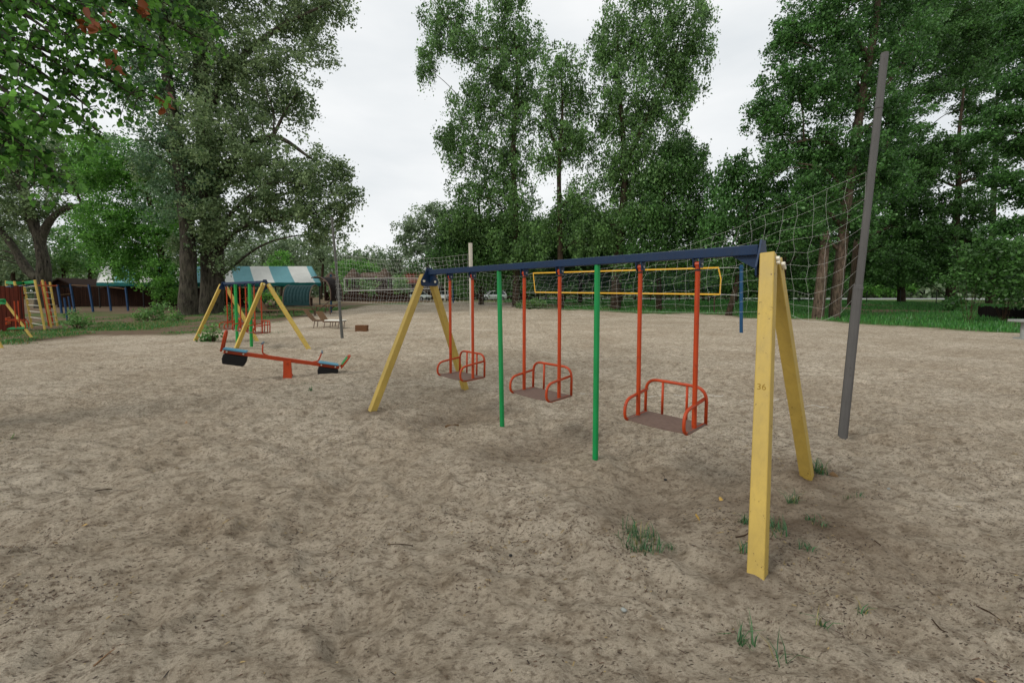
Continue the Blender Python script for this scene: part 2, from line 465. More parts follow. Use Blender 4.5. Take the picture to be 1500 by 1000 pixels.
for i, (a, b) in enumerate(((.10, .23), (.41, .53), (.76, .88))):     # hollows kicked out below the seats
    c = BN.lerp(BF, (a + b) / 2)
    dx = (X - c.x) * BD.x + (Y - c.y) * BD.y; dq = (X - c.x) * BQ.x + (Y - c.y) * BQ.y
    wear += np.exp(-(dx / .38) ** 2 - ((dq + .25) / .8) ** 2)
    Z += -.13 * np.exp(-(dx / .34) ** 2 - ((dq + .1) / .55) ** 2) + .075 * np.exp(-(dx / .5) ** 2 - ((dq + 1.05) / .32) ** 2) + .07 * np.exp(-(dx / .5) ** 2 - ((dq - .95) / .3) ** 2)
    Z += .016 * np.exp(-(dx / .45) ** 2 - ((dq + .5) / .7) ** 2) * np.sin(dx * 34 + 5 * n2 + dq * 4)
calm = 1 - .65 * np.clip(wear, 0, 1)
for p in (FA, FB, FC, FD): calm = calm * (1 - .8 * np.exp(-((X - p.x) ** 2 + (Y - p.y) ** 2) / .035))
Z += .05 * n1 + near * calm * (.036 * n2 + .043 * n3 + .038 * n4 - .22 * foot - .24 * foot2 - .21 * foot3 + .022 * rim)
for p in (P1, P2):
    Z += .022 * np.exp(-((X - p.x) ** 2 + (Y - p.y - .1) ** 2) / .12)
for p in (FA, FB, FC, FD):
    Z += (.03 + .02 * n4) * np.exp(-((X - p.x) ** 2 + (Y - p.y) ** 2) / .06)
rel = np.hypot(X, Y)
Z -= np.where(Y < .5, 0, 0)
se = sand_edge(X, Y); wob = (vn(X, Y, 2.2, 21) - .5) * 3.0 * np.clip(Y / 25, .3, 1) + (vn(X, Y, .7, 22) - .5) * 1.4
soil = np.clip((Y - se + wob) / (1.2 + .02 * Y) + .5, 0, 1)
soil = np.where(Y < 3, 0, soil)
dirt = .5 * np.clip(wear, 0, 1) * (.4 + .8 * vn(X, Y, .35, 71))
for p, sz in ((FA, .05), (FB, .12), (FC, .05), (FD, .05), ((FA + FB) / 2, .35)): dirt = np.maximum(dirt, .85 * np.exp(-((X - p.x) ** 2 + (Y - p.y) ** 2) / sz) * (.35 + .9 * vn(X, Y, .16, 72)))
soil = np.clip(np.maximum(soil, dirt), 0, 1)
u = X / np.maximum(Y, .5)
rightside = np.clip((u - .02) / .1, 0, 1)
gr = vn(X, Y, 3.2, 31) * .6 + vn(X, Y, 1.1, 32) * .4
lush = rightside * np.clip((gr - .22) * 4, 0, 1) + (1 - rightside) * np.clip((gr - .5) * 4.5, 0, 1)
lush = np.where(u < -.15, np.where(Y - se < 5, np.clip((gr - .42) * 5, 0, 1), np.clip((gr - .55) * 4, 0, 1) * .8), lush)
grass = np.where(Y > 8.5, soil, 0) * lush
GX, GY = X.shape[1], X.shape[0]
V = np.stack([X, Y, Z], -1).reshape(-1, 3)
ii = np.arange(GX * GY).reshape(GY, GX)
F = np.stack([ii[:-1, :-1], ii[:-1, 1:], ii[1:, 1:], ii[1:, :-1]], -1).reshape(-1, 4)

t = NT('sandy_ground'); o = t.a('ShaderNodeTexCoord').outputs['Object']
mp = t.a('ShaderNodeMapping'); t.l(o, mp.inputs[0]); mp.inputs['Rotation'].default_value = (0, 0, R(-18)); mp.inputs['Scale'].default_value = (1, 1.5, 1)
so = mp.outputs[0]
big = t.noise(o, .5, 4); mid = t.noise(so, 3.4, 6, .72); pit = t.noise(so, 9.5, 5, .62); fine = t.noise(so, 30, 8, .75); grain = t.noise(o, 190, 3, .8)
col = t.mix(t.ramp(big, [(.35, BW[0]), (.68, BW[1])]), lin('#c2b29b'), lin('#e2d4be'))
col = t.mix(t.ramp(mid, [(.45, BW[0]), (.68, (.55,) * 3)]), col, lin('#8b7a63'))  # dark flecks: shaded footprint sides painted into the sand colour
col = t.mix(t.ramp(pit, [(.50, BW[0]), (.66, (.62,) * 3)]), col, lin('#7a6a55'))  # hollows coloured darker: painted shade along with organic debris
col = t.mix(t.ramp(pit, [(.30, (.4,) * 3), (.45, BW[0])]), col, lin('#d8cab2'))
col = t.mix(t.ramp(fine, [(.50, BW[0]), (.64, (.8,) * 3)]), col, lin('#665542'))
vo = t.a('ShaderNodeTexVoronoi', feature='F1'); vo.inputs['Scale'].default_value = 40; vo.inputs['Randomness'].default_value = 1
dist = t.a('ShaderNodeMapping'); t.l(so, dist.inputs[0]); t.l(dist.outputs[0], vo.inputs['Vector']); dist.inputs['Scale'].default_value = (.5, 1.3, 1)
spk = t.ramp(vo.outputs['Distance'], [(.16, BW[1]), (.27, BW[0])])
spm = t.mix(1.0, spk, t.ramp(t.noise(o, 2.6, 5, .72), [(.38, BW[0]), (.58, (.9,) * 3)]), 'MULTIPLY')
col = t.mix(spm, col, lin('#3d3228'))
vo2 = t.a('ShaderNodeTexVoronoi', feature='F1'); vo2.inputs['Scale'].default_value = 11; t.l(dist.outputs[0], vo2.inputs['Vector'])
sp2 = t.mix(1.0, t.ramp(vo2.outputs['Distance'], [(.10, BW[1]), (.24, BW[0])]), t.ramp(t.noise(o, 1.1, 4, .7), [(.46, BW[0]), (.64, (.6,) * 3)]), 'MULTIPLY')
col = t.mix(sp2, col, lin('#4a3d31'))
col = t.mix(t.ramp(grain, [(.3, (.4,) * 3), (.6, BW[0])]), col, lin('#6a5f52'))
col = t.mix(t.ramp(grain, [(.62, BW[0]), (.8, (.5,) * 3)]), col, lin('#d2c9ba'))
sa = t.a('ShaderNodeAttribute', attribute_name='soil').outputs['Fac']; ga = t.a('ShaderNodeAttribute', attribute_name='grass').outputs['Fac']
earth = t.mix(t.noise(o, 2.5, 6, .7), lin('#5b4c3d'), lin('#85735f'))
gcol = t.mix(t.noise(o, 3.5, 6, .75), lin('#2c4a1f'), lin('#5b7a3c'))
col = t.mix(sa, col, earth); col = t.mix(ga, col, gcol)
hgt = t.a('ShaderNodeMath', operation='MULTIPLY_ADD'); t.l(fine, hgt.inputs[0]); hgt.inputs[1].default_value = 1.0; t.l(grain, hgt.inputs[2])
n_a = t.bump(mid, .7, .10); n_p = t.bump(pit, -1.0, .055, n_a); n_b = t.bump(hgt.outputs[0], 1.0, .02, n_p)
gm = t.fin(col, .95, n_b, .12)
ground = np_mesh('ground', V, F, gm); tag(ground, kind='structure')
for nm, arr in (('soil', soil), ('grass', grass)):
    a_ = ground.data.attributes.new(nm, 'FLOAT', 'POINT'); a_.data.foreach_set('value', arr.astype(np.float32).ravel())
ground.data.polygons.foreach_set('use_smooth', np.ones(len(F), bool))
def hz(x, y):
    """exact height of the ground mesh"""
    i = int(np.clip(np.searchsorted(xs, x) - 1, 0, GX - 2)); j = int(np.clip(np.searchsorted(ys, y) - 1, 0, GY - 2))
    a = (x - xs[i]) / (xs[i + 1] - xs[i]); b = (y - ys[j]) / (ys[j + 1] - ys[j])
    return float((Z[j, i] * (1 - a) + Z[j, i + 1] * a) * (1 - b) + (Z[j + 1, i] * (1 - a) + Z[j + 1, i + 1] * a) * b)
def hzn(x, y):
    i = np.clip(np.searchsorted(xs, x) - 1, 0, GX - 2); j = np.clip(np.searchsorted(ys, y) - 1, 0, GY - 2)
    a = (x - xs[i]) / (xs[i + 1] - xs[i]); b = (y - ys[j]) / (ys[j + 1] - ys[j])
    return (Z[j, i] * (1 - a) + Z[j, i + 1] * a) * (1 - b) + (Z[j + 1, i] * (1 - a) + Z[j + 1, i + 1] * a) * b
def samp(arr, x, y):
    i = np.clip(np.searchsorted(xs, x) - 1, 0, GX - 2); j = np.clip(np.searchsorted(ys, y) - 1, 0, GY - 2); return arr[j, i]
def sit(p, dz=0): return Vector((p.x, p.y, hz(p.x, p.y) + dz))

# road beyond the grass on the right
road_m = plain('pale_asphalt', '#9b9c9c', .9, 1.5, .12, .2, .2)
rmb = MB(); rp = [G(900, 438.2), G(1180, 437.4), G(1400, 438.6), G(1600, 440)]
pr = []
for k in range(40):
    f = k / 39; a = Vector((-2 + 170 * f, 74 - 12 * f + 3 * math.sin(f * 3), 0)); pr.append(a)
for k, a in enumerate(pr):
    for w in (0, 6.5):
        q = a + Vector((.07, 1, 0)) * w; rmb.v.append(Vector((q.x, q.y, hz(q.x, q.y) + .16)))
for k in range(39): rmb.f.append((2 * k, 2 * k + 2, 2 * k + 3, 2 * k + 1))
for k in range(39):   # kerb edge down to the soil
    n = len(rmb.v); a, b = rmb.v[2 * k], rmb.v[2 * k + 2]
    rmb.v += [a, b, b - Vector((0, .2, .4)), a - Vector((0, .2, .4))]; rmb.f.append((n, n + 3, n + 2, n + 1))
tag(rmb.build('road', road_m), kind='structure')

# ================================================================== FRONT SWING
def text_mesh(txt, size):
    cu = bpy.data.curves.new('digits', 'FONT'); cu.body = txt; cu.size = size; cu.extrude = .0008; cu.align_x = 'CENTER'
    ob = bpy.data.objects.new('digits', cu); COL.objects.link(ob)
    dg = bpy.context.evaluated_depsgraph_get(); me = bpy.data.meshes.new_from_object(ob.evaluated_get(dg))
    vs = [v.co.copy() for v in me.vertices]; fs = [tuple(p.vertices) for p in me.polygons]
    bpy.data.objects.remove(ob); bpy.data.curves.remove(cu); return vs, fs

def swing_frame(root, N, Fp, feet, posts, legm, leg_w=.09, posts_r=.024, plate=True, beam_h=.075, beam_w=.07, rods=(), small=False):
    bd = Vector((Fp.x - N.x, Fp.y - N.y, 0)).normalized(); bq = Vector((bd.y, -bd.x, 0)); bq = bq if bq.y > 0 else -bq
    z = N.z
    MB().bar(N + bd * .02, Fp - bd * .02, beam_w, beam_h, bq).build('beam', M['blue'], root, bevel=.006)
    for e, s, (fa, fb) in ((N, -1, feet[0]), (Fp, 1, feet[1])):
        c = e - bd * (s * .006)
        th = .012
        # bracket plate: gable shape hung below the beam, bolted to the legs on its outer side
        pl = [c + bq * x_ + Vector((0, 0, z_)) for x_, z_ in ((-.045, .07), (.045, .07), (.085, -.02), (.15, -.13), (.14, -.19), (.12, -.205), (-.12, -.205), (-.14, -.19), (-.15, -.13), (-.085, -.02))]
        MB().prism(pl, bd * (s * th)).build('bracket', M['blue'], root)
        gu = MB()
        g0 = e - bd * (s * .2)
        gu.prism([g0 + Vector((0, 0, -beam_h / 2 - .001)) - bq * .004, c + Vector((0, 0, -beam_h / 2 - .001)) - bq * .004, c + Vector((0, 0, -.16)) - bq * .004], bq * .008)
        gu.build('gusset', M['blue'], root)
        for q, ft in ((-1, fa), (1, fb)):
            off = bd * (s * (th + leg_w / 2 + .004))
            top = c + bq * (q * .062) + Vector((0, 0, -.042 if q < 0 else -.075)) + off
            ftt = Vector(ft); ftt.z -= .15
            MB().bar(ftt, top, leg_w, leg_w, bd).build('leg', legm, root, bevel=.007)
            d = (Vector(ft) - top).normalized()
            bp = top + d * (.1 if q < 0 else .07)
            b = MB()
            b.tube([bp - bd * (s * (leg_w / 2 + .02)), bp - bd * (s * (leg_w / 2 + .034))], .019, 6)
            b.build('bolt', M['cap'], root)
            if s < 0:
                b = MB(); o1 = top + d * .035
                b.tube([o1 + bd * (s * (leg_w / 2)), o1 + bd * (s * (leg_w / 2 + .022))], .016, 8)
                b.tube([o1 + d * .03 + bq * .015 + bd * (s * (leg_w / 2)), o1 + d * .03 + bq * .015 + bd * (s * (leg_w / 2 + .02))], .013, 8)
                b.build('bolt_cap', M['cap'], root)
    for (pt, pb) in posts:
        MB().tube([Vector(pb) - Vector((0, 0, .2)), Vector(pt)], posts_r, 12).build('post', M['green'] if leg_w < .095 else M['limegreen'], root, smooth=False)
    for r in rods:
        m = MB(); hb = beam_h / 2
        for q in (-1, 1):
            c = Vector(r) + bd * (q * .022)
            m.prism([c + bq * .04 + Vector((0, 0, -hb)), c - bq * .04 + Vector((0, 0, -hb)), c - bq * .028 + Vector((0, 0, -hb - .075)), c + bq * .028 + Vector((0, 0, -hb - .075))], bd * (q * .008))
        m.build('hanger_bracket', M['blue'], root)
        pz = Vector(r) + Vector((0, 0, -hb - .045)); MB().tube([pz - bd * .04, pz + bd * .04], .011, 8).build('pivot_bolt', M['steel'], root)
    return bd, bq

def swing_seat_parts(root, w, drop, rr=.0195, tube_r=.014, depth=.36, arm=.21, back=.30):
    """local axes: x along the beam, y towards the back, z up; origin at the pivot line"""
    def P(x, y, z): return mw(root) @ Vector((x, y, z))
    zs = -drop; hw = w / 2
    for s in (-1, 1):
        m = MB(); m.tube([P(s * hw, 0, -.045), P(s * hw, 0, zs - .01)], rr, 12)
        m.tube([P(s * hw - .017, 0, -.045), P(s * hw + .017, 0, -.045)], .024, 10)
        m.build('hanger', M['red'], root, smooth=False)
        m2 = MB(); m2.tube([P(s * hw, 0, -.085), P(s * hw, 0, -.097)], rr + .004, 10); m2.build('collar', M['iron'], root)
    # seat plate with a bowed front edge
    n = 10; fr = []
    for k in range(n + 1):
        x = -hw - .035 + (w + .07) * k / n; fr.append((x, -depth * .5 - .035 * math.sin(math.pi * k / n)))
    top = [(x, y) for x, y in fr] + [(hw + .035, depth * .5), (-hw - .035, depth * .5)]
    MB().prism([P(x, y, zs - .012) for x, y in top], Vector((0, 0, .007))).build('seat', M['rust'], root)
    # arm loops
    for s in (-1, 1):
        x = s * (hw + .008)
        pts = fillet([P(x, depth * .5, zs + arm * .98), P(x, -depth * .58, zs + arm * .8), P(x, -depth * .62, zs - .02), P(x, depth * .5, zs - .015)], .11, 7)
        MB().tube(pts, tube_r, 8).build('armrest', M['red'], root, smooth=True)
    # back hoop with two bars
    x = hw + .024
    pts = fillet([P(-x, depth * .5, zs - .015), P(-x, depth * .52, zs + back), P(x, depth * .52, zs + back), P(x, depth * .5, zs - .015)], .12, 8)
    MB().tube(pts, tube_r, 8).build('backrest', M['red'], root, smooth=True)
    for s in (-1, 1):
        MB().tube([P(s * w * .22, depth * .5, zs - .01), P(s * w * .22, depth * .52, zs + back)], tube_r * .85, 8).build('back_bar', M['red'], root, smooth=True)

fr = empty('swing_set', sit((FA + FB + FC + FD) / 4), 'large swing set in the foreground with navy beam, four yellow legs and two green posts', 'swing frame')
N = Vector((BN.x, BN.y, BEAM_Z)); Fp = Vector((BF.x, BF.y, BEAM_Z))
RODS = [(1022, 938), (820, 768), (692, 659)]
rodpts = [[Vector((*beam_at(x).xy, BEAM_Z)) for x in pr] for pr in RODS]
postpts = []
for px, pb in ((875, P1), (731, P2)):
    tp = beam_at(px); postpts.append((Vector((tp.x, tp.y, BEAM_Z - .036)), sit(pb)))
swing_frame(fr, N, Fp, [(sit(FA), sit(FB)), (sit(FC), sit(FD))], postpts, M['yellow'], .092, .029, rods=[p for q in rodpts for p in q])
# the number painted on the near leg
vs, fs = text_mesh('36', .056)
legs = [o for o in fr.children if o.name.startswith('leg')]
near_leg = legs[0]
topA = N + BD * .006 - BQ * .062 - BD * (.012 + .046 + .004 - .006) + Vector((0, 0, -.042)); ftA = sit(FA) - Vector((0, 0, .15))
dl = (topA - ftA).normalized(); sx = -BD; sy = dl.cross(sx).normalized()
nrm = sy if sy.dot(Vector((0, 0, H)) - ftA) > 0 else -sy
sx = dl.cross(nrm)
tz = .0
best = min(np.linspace(.2, 1.9, 200), key=lambda k: abs((lambda p: PCY - FPX * ((p.z - H) * CP + p.y * SP) / (p.y * CP - (p.z - H) * SP))(ftA + dl * k) - 573))
org = ftA + dl * best + nrm * (.045 + .0012)
mt = MB(); mt.v = [org + sx * v.x + dl * v.y + nrm * v.z for v in vs]; mt.f = fs
mt.build('number', M['stain'], near_leg)

lab = ['red tubular swing seat nearest the camera, between the near yellow legs and a green post', 'red tubular swing seat in the middle, hanging between the two green posts',
       'red tubular swing seat farthest along the big swing, beside the pair of thin yellow legs']
drops = [1.385, 1.40, 1.415]
for k, (a, b) in enumerate(rodpts):
    c = (a + b) / 2; w = (a - b).length
    rt = empty('hanging_swing', Vector((c.x, c.y, BEAM_Z - .0375)), lab[k], 'swing', 'swing seats on the front swing set', math.atan2(-BD.y, -BD.x))
    swing_seat_parts(rt, w, drops[k])

# ================================================================== SECOND SWING (behind the seesaw)
n2 = at(388, 414, 12.3); f2 = at(328, 419, 14.35); n2.z = f2.z = 2.0
s2 = empty('swing_set', sit(Vector((-8.3, 13.3, 0))), 'smaller swing set behind the seesaw with thick yellow legs and crowded red seats', 'swing frame')
b2 = Vector((f2.x - n2.x, f2.y - n2.y, 0)).normalized()
def along(tv): return n2.lerp(f2, tv)
rods2 = [[along(a), along(b)] for a, b in ((.09, .24), (.44, .58), (.80, .93))]
posts2 = [(along(tv) - Vector((0, 0, .036)), sit(along(tv))) for tv in (.34, .69)]
swing_frame(s2, n2, f2, [(sit(at(343, 508, 12.4)), sit(at(457, 513, 12.2))), (sit(at(283, 499, 14.4)), sit(at(380, 499, 14.2)))], posts2, M['yellow2'], .1, .045, rods=[p for q in rods2 for p in q])
lab = ['red cage swing seat at the near end of the smaller swing', 'red cage swing seat in the middle of the smaller swing', 'red cage swing seat at the far end of the smaller swing']
for k, (a, b) in enumerate(rods2):
    c = (a + b) / 2
    rt = empty('hanging_swing', Vector((c.x, c.y, 2.0 - .0375)), lab[k], 'swing', 'seats on the smaller swing set', math.atan2(-b2.y, -b2.x))
    swing_seat_parts(rt, (a - b).length, 1.5, .018, .016, .42, .24, .34)

# ================================================================== SEESAW
pv = sit(G(419, 551)); Ysw = pv.y
sroot = empty('seesaw', pv, 'orange red seesaw with blue seat boards and black rubber bumpers, left end raised', 'seesaw')
e1 = at(328, 514, Ysw - .45); e2 = at(497, 537.5, Ysw + .42)
ax = (e2 - e1).normalized(); side = Vector((ax.y, -ax.x, 0)).normalized(); side = side if side.y > 0 else -side; upv = ax.cross(side) ; upv = upv if upv.z > 0 else -upv
MB().bar(e1, e2, .06, .075, side).build('plank', M['red'], sroot, bevel=.006)
mid_ = e1.lerp(e2, .525)
m = MB()
for s in (-1, 1):
    a = mid_ + side * (s * .07) - upv * .03
    m.prism([a + Vector((-.075, 0, .03)), a + Vector((.075, 0, .03)), Vector((a.x + .09, a.y, pv.z - .1)), Vector((a.x - .09, a.y, pv.z - .1))], side * (s * .012))
m.box((mid_.x, mid_.y, pv.z - .02), (.13, .13, .1)); m.tube([mid_ - side * .1 - upv * .055, mid_ + side * .1 - upv * .055], .022, 8)
m.build('post', M['red'], sroot)
for s, e, inn in ((-1, e1, 1), (1, e2, -1)):
    c = e + ax * (inn * .2) + upv * .05
    MB().bar(c - ax * .21, c + ax * .17, .24, .025, side).build('seat', M['sky'], sroot, bevel=.005)
    tb = e + ax * (inn * .2) - upv * .16
    m = MB(); ring = []
    for q in range(13):
        a = math.pi * (1 + q / 12)
        ring.append((math.cos(a) * .2, math.sin(a) * .16))
    outer = [e + ax * (inn * .2 + x) + upv * (-.045 + y * 1.05 if False else -.045) for x, y in ring]
    # half tyre: a curved strap of tread with side walls
    for sd in (-1, 1):
        pass
    prof = [(.19, 0), (.195, -.1), (.17, -.19), (-.17, -.19), (-.195, -.1), (-.19, 0)]
    pol = [e + ax * (inn * .2 + x) + upv * (-.04 + y) - side * .1 for x, y in prof]
    m.prism(pol, side * .2)
    m.build('bumper', M['rubber'], sroot, bevel=.02)
    # back hoop
    bdir = (upv * 1.0 - ax * (inn * (.02 if s < 0 else .45))).normalized()
    q0 = e - ax * (inn * .03)
    ln = .38 if s < 0 else .3
    pts = fillet([q0 - side * .11, q0 - side * .11 + bdir * ln, q0 + side * .11 + bdir * ln, q0 + side * .11], .09, 6)
    MB().tube(pts, .018, 8).build('backrest', M['red'], sroot, smooth=True)
    if s > 0:
        MB().bar(q0 + bdir * .07 + ax * inn * .02, q0 + bdir * .25 + ax * inn * .02, .2, .025, side).build('back_pad', M['green'], sroot, bevel=.004)
    # handle
    h0 = e + ax * (inn * (.72 if s < 0 else .52)); h1 = h0 - ax * (inn * .1) + upv * .06; h2 = h1 - ax * (inn * .03) + upv * .2
    MB().tube(fillet([h0 + upv * .03, h1, h2], .06, 5), .014, 8).build('handle_stem', M['red'], sroot, smooth=True)
    MB().tube([h2 - side * .14, h2 + side * .14], .02, 8).build('grip', M['grip'], sroot)
    for q in (-.15, .12):
        MB().tube([e + ax * (inn * .2 + q) - side * .032, e + ax * (inn * .2 + q) - side * .05], .016, 8).build('bolt', M['cap'], sroot)

# ================================================================== POLES AND NETS
def pole(name, label, pb, pt, r0, r1, mat, sides=8, joint=None):
    rt = empty(name, pb, label, 'pole')
    MB().tube([pb - Vector((0, 0, .3)), pb.lerp(pt, joint) if joint else pb.lerp(pt, .5), pt], [r0, r0 if joint else (r0 + r1) / 2, r0 if joint else r1], sides).build('shaft', mat, rt) if not joint else None
    if joint:
        j = pb.lerp(pt, joint)
        MB().tube([pb - Vector((0, 0, .3)), j], [r0, r0], sides).build('lower_shaft', mat, rt)
        MB().tube([j - Vector((0, 0, .1)), pt], [r1, r1], sides).build('upper_shaft', mat, rt)
        MB().tube([j - Vector((0, 0, .03)), j + Vector((0, 0, .02))], [r0 * 1.1, r1 * 1.1], sides).build('collar', mat, rt)
        k = pb.lerp(pt, .86); MB().tube([k, k + Vector((0, 0, .012))], r1 * 1.12, sides).build('collar', mat, rt)
    return rt
RB = sit(G(1232, 641)); RT = at(1296, 78, RB.y + .05)
pole('net_pole', 'tall grey metal pole leaning beside the near yellow legs', RB, RT, .046, .036, M['polegrey'], 8, .40)
MB_ = sit(G(692, 526)); MT_ = at(689, 356, MB_.y)
pole('net_pole', 'pale whitewashed pole standing behind the far yellow legs', MB_, MT_, .048, .048, M['polewhite'], 4)
LB = sit(G(502, 495)); LT = at(486, 318, LB.y)
pole('net_pole', 'thin weathered grey pole beside the white cushioned lounger', LB, LT, .06, .045, M['poleold'], 8)

def net(name, label, A, B, top, bot, rows, cols, mat, r=.003, belly=.1, group=None, jit=.02, cat='net'):
    """hung between A and B; top and bot: [(s, z)] heights along it"""
    s = np.linspace(0, 1, cols + 1); ts = np.interp(s, *zip(*top)); bs = np.interp(s, *zip(*bot))
    n = Vector((-(B.y - A.y), B.x - A.x, 0)).normalized(); g = [[None] * (cols + 1) for _ in range(rows + 1)]
    for j in range(cols + 1):
        for i in range(rows + 1):
            f = i / rows; p = A.lerp(B, s[j]); p = Vector((p.x, p.y, ts[j] * (1 - f) + bs[j] * f))
            p += n * (belly * math.sin(math.pi * s[j]) * math.sin(math.pi * f * .8) + random.uniform(-jit, jit))
            if 0 < i < rows: p.z += random.uniform(-jit, jit)
            if 0 < j < cols: p += (B - A).normalized() * random.uniform(-jit, jit)
            g[i][j] = p
    m = MB()
    for i in range(rows + 1): m.tube(g[i], r * (1.25 if i in (0, rows) else 1), 4, False)
    for j in range(cols + 1): m.tube([g[i][j] for i in range(rows + 1)], r, 4, False)
    for i in range(rows + 1):
        for j in range(cols + 1):
            if random.random() < .4: m.ball(g[i][j], r * 2.0, 4, 3)
    o = m.build(name, mat, None, A.copy(), smooth=True); tag(o, label, cat, group); return o
def zs_on(lst, A, B):
    out = []
    L = Vector((B.x - A.x, B.y - A.y, 0)); 
    for px, py in lst:
        p = onplane(px, py, A, B); out.append(((p - A).dot(L) / L.length_squared, p.z))
    return sorted((min(1, max(0, a)), z) for a, z in out)
netA = Vector((RB.x, RB.y, 0)).lerp(Vector((RT.x, RT.y, 0)), .5)
netM = Vector((MB_.x, MB_.y, 0)); netL = Vector((LB.x, LB.y, 0)).lerp(Vector((LT.x, LT.y, 0)), .7)
net('ball_net', 'loose white ball net sagging from the tall grey pole to the whitewashed pole', netA, netM,
    zs_on([(1268, 252), (1200, 283), (1130, 312), (1070, 337), (1026, 354), (960, 374), (900, 391), (810, 405), (750, 405), (700, 398)], netA, netM),
    zs_on([(1258, 425), (1225, 468), (1190, 474), (1140, 455), (1060, 458), (900, 455), (800, 450), (700, 446)], netA, netM), 9, 46, M['cord'], .0007, .25, 'ball stop nets', .025)
net('ball_net', 'white ball net stretched from the thin grey pole to the whitewashed pole', netL, netM,
    zs_on([(492, 372), (560, 381), (640, 378), (688, 372)], netL, netM), zs_on([(498, 441), (560, 446), (640, 444), (690, 442)], netL, netM), 11, 44, M['cord'], .0014, .2, 'ball stop nets', .02)

def volley(label, pl, pr, corners, tape, cordm, postm, r, tr, posts=True, cells=(10, 60)):
    """corners: top-left, top-right, bottom-right, bottom-left points of the net"""
    tl, trr, br, bl = corners
    rt = empty('volleyball_net', Vector((tl.x, tl.y, gz(tl.x, tl.y))), label, 'net', 'volleyball nets')
    m = MB(); rows, cols = cells
    def q(a, b):
        return (tl.lerp(trr, a)).lerp(bl.lerp(br, a), b)
    for i in range(1, rows): m.tube([q(k / 12, i / rows) for k in range(13)], r, 4, False)
    for j in range(1, cols): m.tube([q(j / cols, 0), q(j / cols, .5), q(j / cols, 1)], r, 4, False)
    m.build('mesh', cordm, rt)
    for a, b in ((0, 0), (0, 1)):
        mm = MB(); pts = [q(k / 12, b) for k in range(13)]
        n = Vector((-(trr.y - tl.y), trr.x - tl.x, 0)).normalized()
        for k in range(12): mm.bar(pts[k], pts[k + 1], .012, tr * 2, n)
        mm.build('tape', tape, rt)
    for a in (0, 1):
        mm = MB(); kx = (q(1, .4) - q(0, .4)).normalized() * (.08 * a); md = q(a, .42) + kx; mm.bar(q(a, 0) + Vector((0, 0, tr)), md, tr * 1.6, .014, (1, 0, 0)); mm.bar(md, q(a, 1) - Vector((0, 0, tr)), tr * 1.6, .0135, (1, 0, 0))
        mm.build('tape', tape, rt)
    return rt
bpR = sit(G(1086, 487)); bpRt = at(1086, 388, bpR.y)
bpL = sit(at(767, 470, 24.6)); bpLt = bpL + Vector((0, 0, 2.75))
def post(label, a, b, w, mat):
    rt = MB().tube([a - Vector((0, 0, .3)), b], w, 8).tube([b - Vector((0, 0, .14)), b - Vector((0, 0, .1))], w * 1.5, 8)
    o = rt.build('net_post', mat, None, a.copy()); tag(o, label, 'post', 'volleyball posts'); return o
post('blue volleyball post standing in the sand right of the yellow bordered net', bpR, bpRt, .07, M['postblue'])
post('blue volleyball post mostly hidden behind the middle red swing seat', bpL, bpLt, .07, M['postblue'])
yl = at(781, 400, 23.6); yr = at(1052, 392, 18.0); yrb = at(1054.5, 431, 18.0); ylb = at(784, 428, 23.6)
vy = volley('volleyball net with yellow border tape hanging above the sand behind the swing', bpL, bpR, (yl, yr, yrb, ylb), M['tapeyellow'], M['darkcord'], M['postblue'], .004, .034)
for a, b in ((yr, bpRt - Vector((0, 0, .12))), (yrb, bpR.lerp(bpRt, .55)), (yl, bpLt - Vector((0, 0, .12))), (ylb, bpL.lerp(bpLt, .6))): MB().tube([a, b], .006, 5).build('rope', M['cord'], vy)
wl = at(504, 408, 32); wr = at(642, 407, 38); wrb = at(642.5, 422.5, 38); wlb = at(505, 426, 32)
vw = volley('volleyball net with white border tape in front of the thatched gazebos', None, None, (wl, wr, wrb, wlb), M['tapewhite'], M['cord'], M['postblue'], .002, .03)
wpL = sit(at(485, 452, 31)); wpLt = at(484.5, 402, 31); wpR = sit(at(664, 443, 39.3)); wpRt = at(663, 396, 39.3)
post('blue volleyball post beside the dark curved canopy seat', wpL, wpLt, .07, M['postblue'])
post('far blue volleyball post near the parked white car', wpR, wpRt, .07, M['postblue'])
for a, b in ((wl, wpLt - Vector((0, 0, .12))), (wr, wpRt - Vector((0, 0, .12))), (wlb, wpL.lerp(wpLt, .5)), (wrb, wpR.lerp(wpRt, .5))): MB().tube([a, b], .008, 5).build('rope', M['cord'], vw)
# white line lying on the sand
pts = [G(x, y) for x, y in ((1236, 597), (1190, 592), (1140, 587), (1080, 583), (1020, 580), (930, 577), (850, 573))]
o = MB().tube([sit(p, .001) for p in catmull(pts, 8)], .0035, 5).build('court_line', M['tapewhite'], None, sit(pts[0])); tag(o, 'thin white court line cord lying on the sand behind the swing', 'cord')
#@@PART2
# ================================================================== TREES
def base_at(px, py): return sit(G(px, py))
def trunk_px(base, pts, Y, rads, dy=0):
    """trunk from the base up through outline points at the tree's distance"""
    p = [base - Vector((0, 0, .3)), base + Vector((0, 0, .25))] + [at(x, y, Y + dy * k / max(1, len(pts))) for k, (x, y) in enumerate(pts)]
    return (p, [rads[0] * 1.35, rads[0]] + list(rads[1:]))

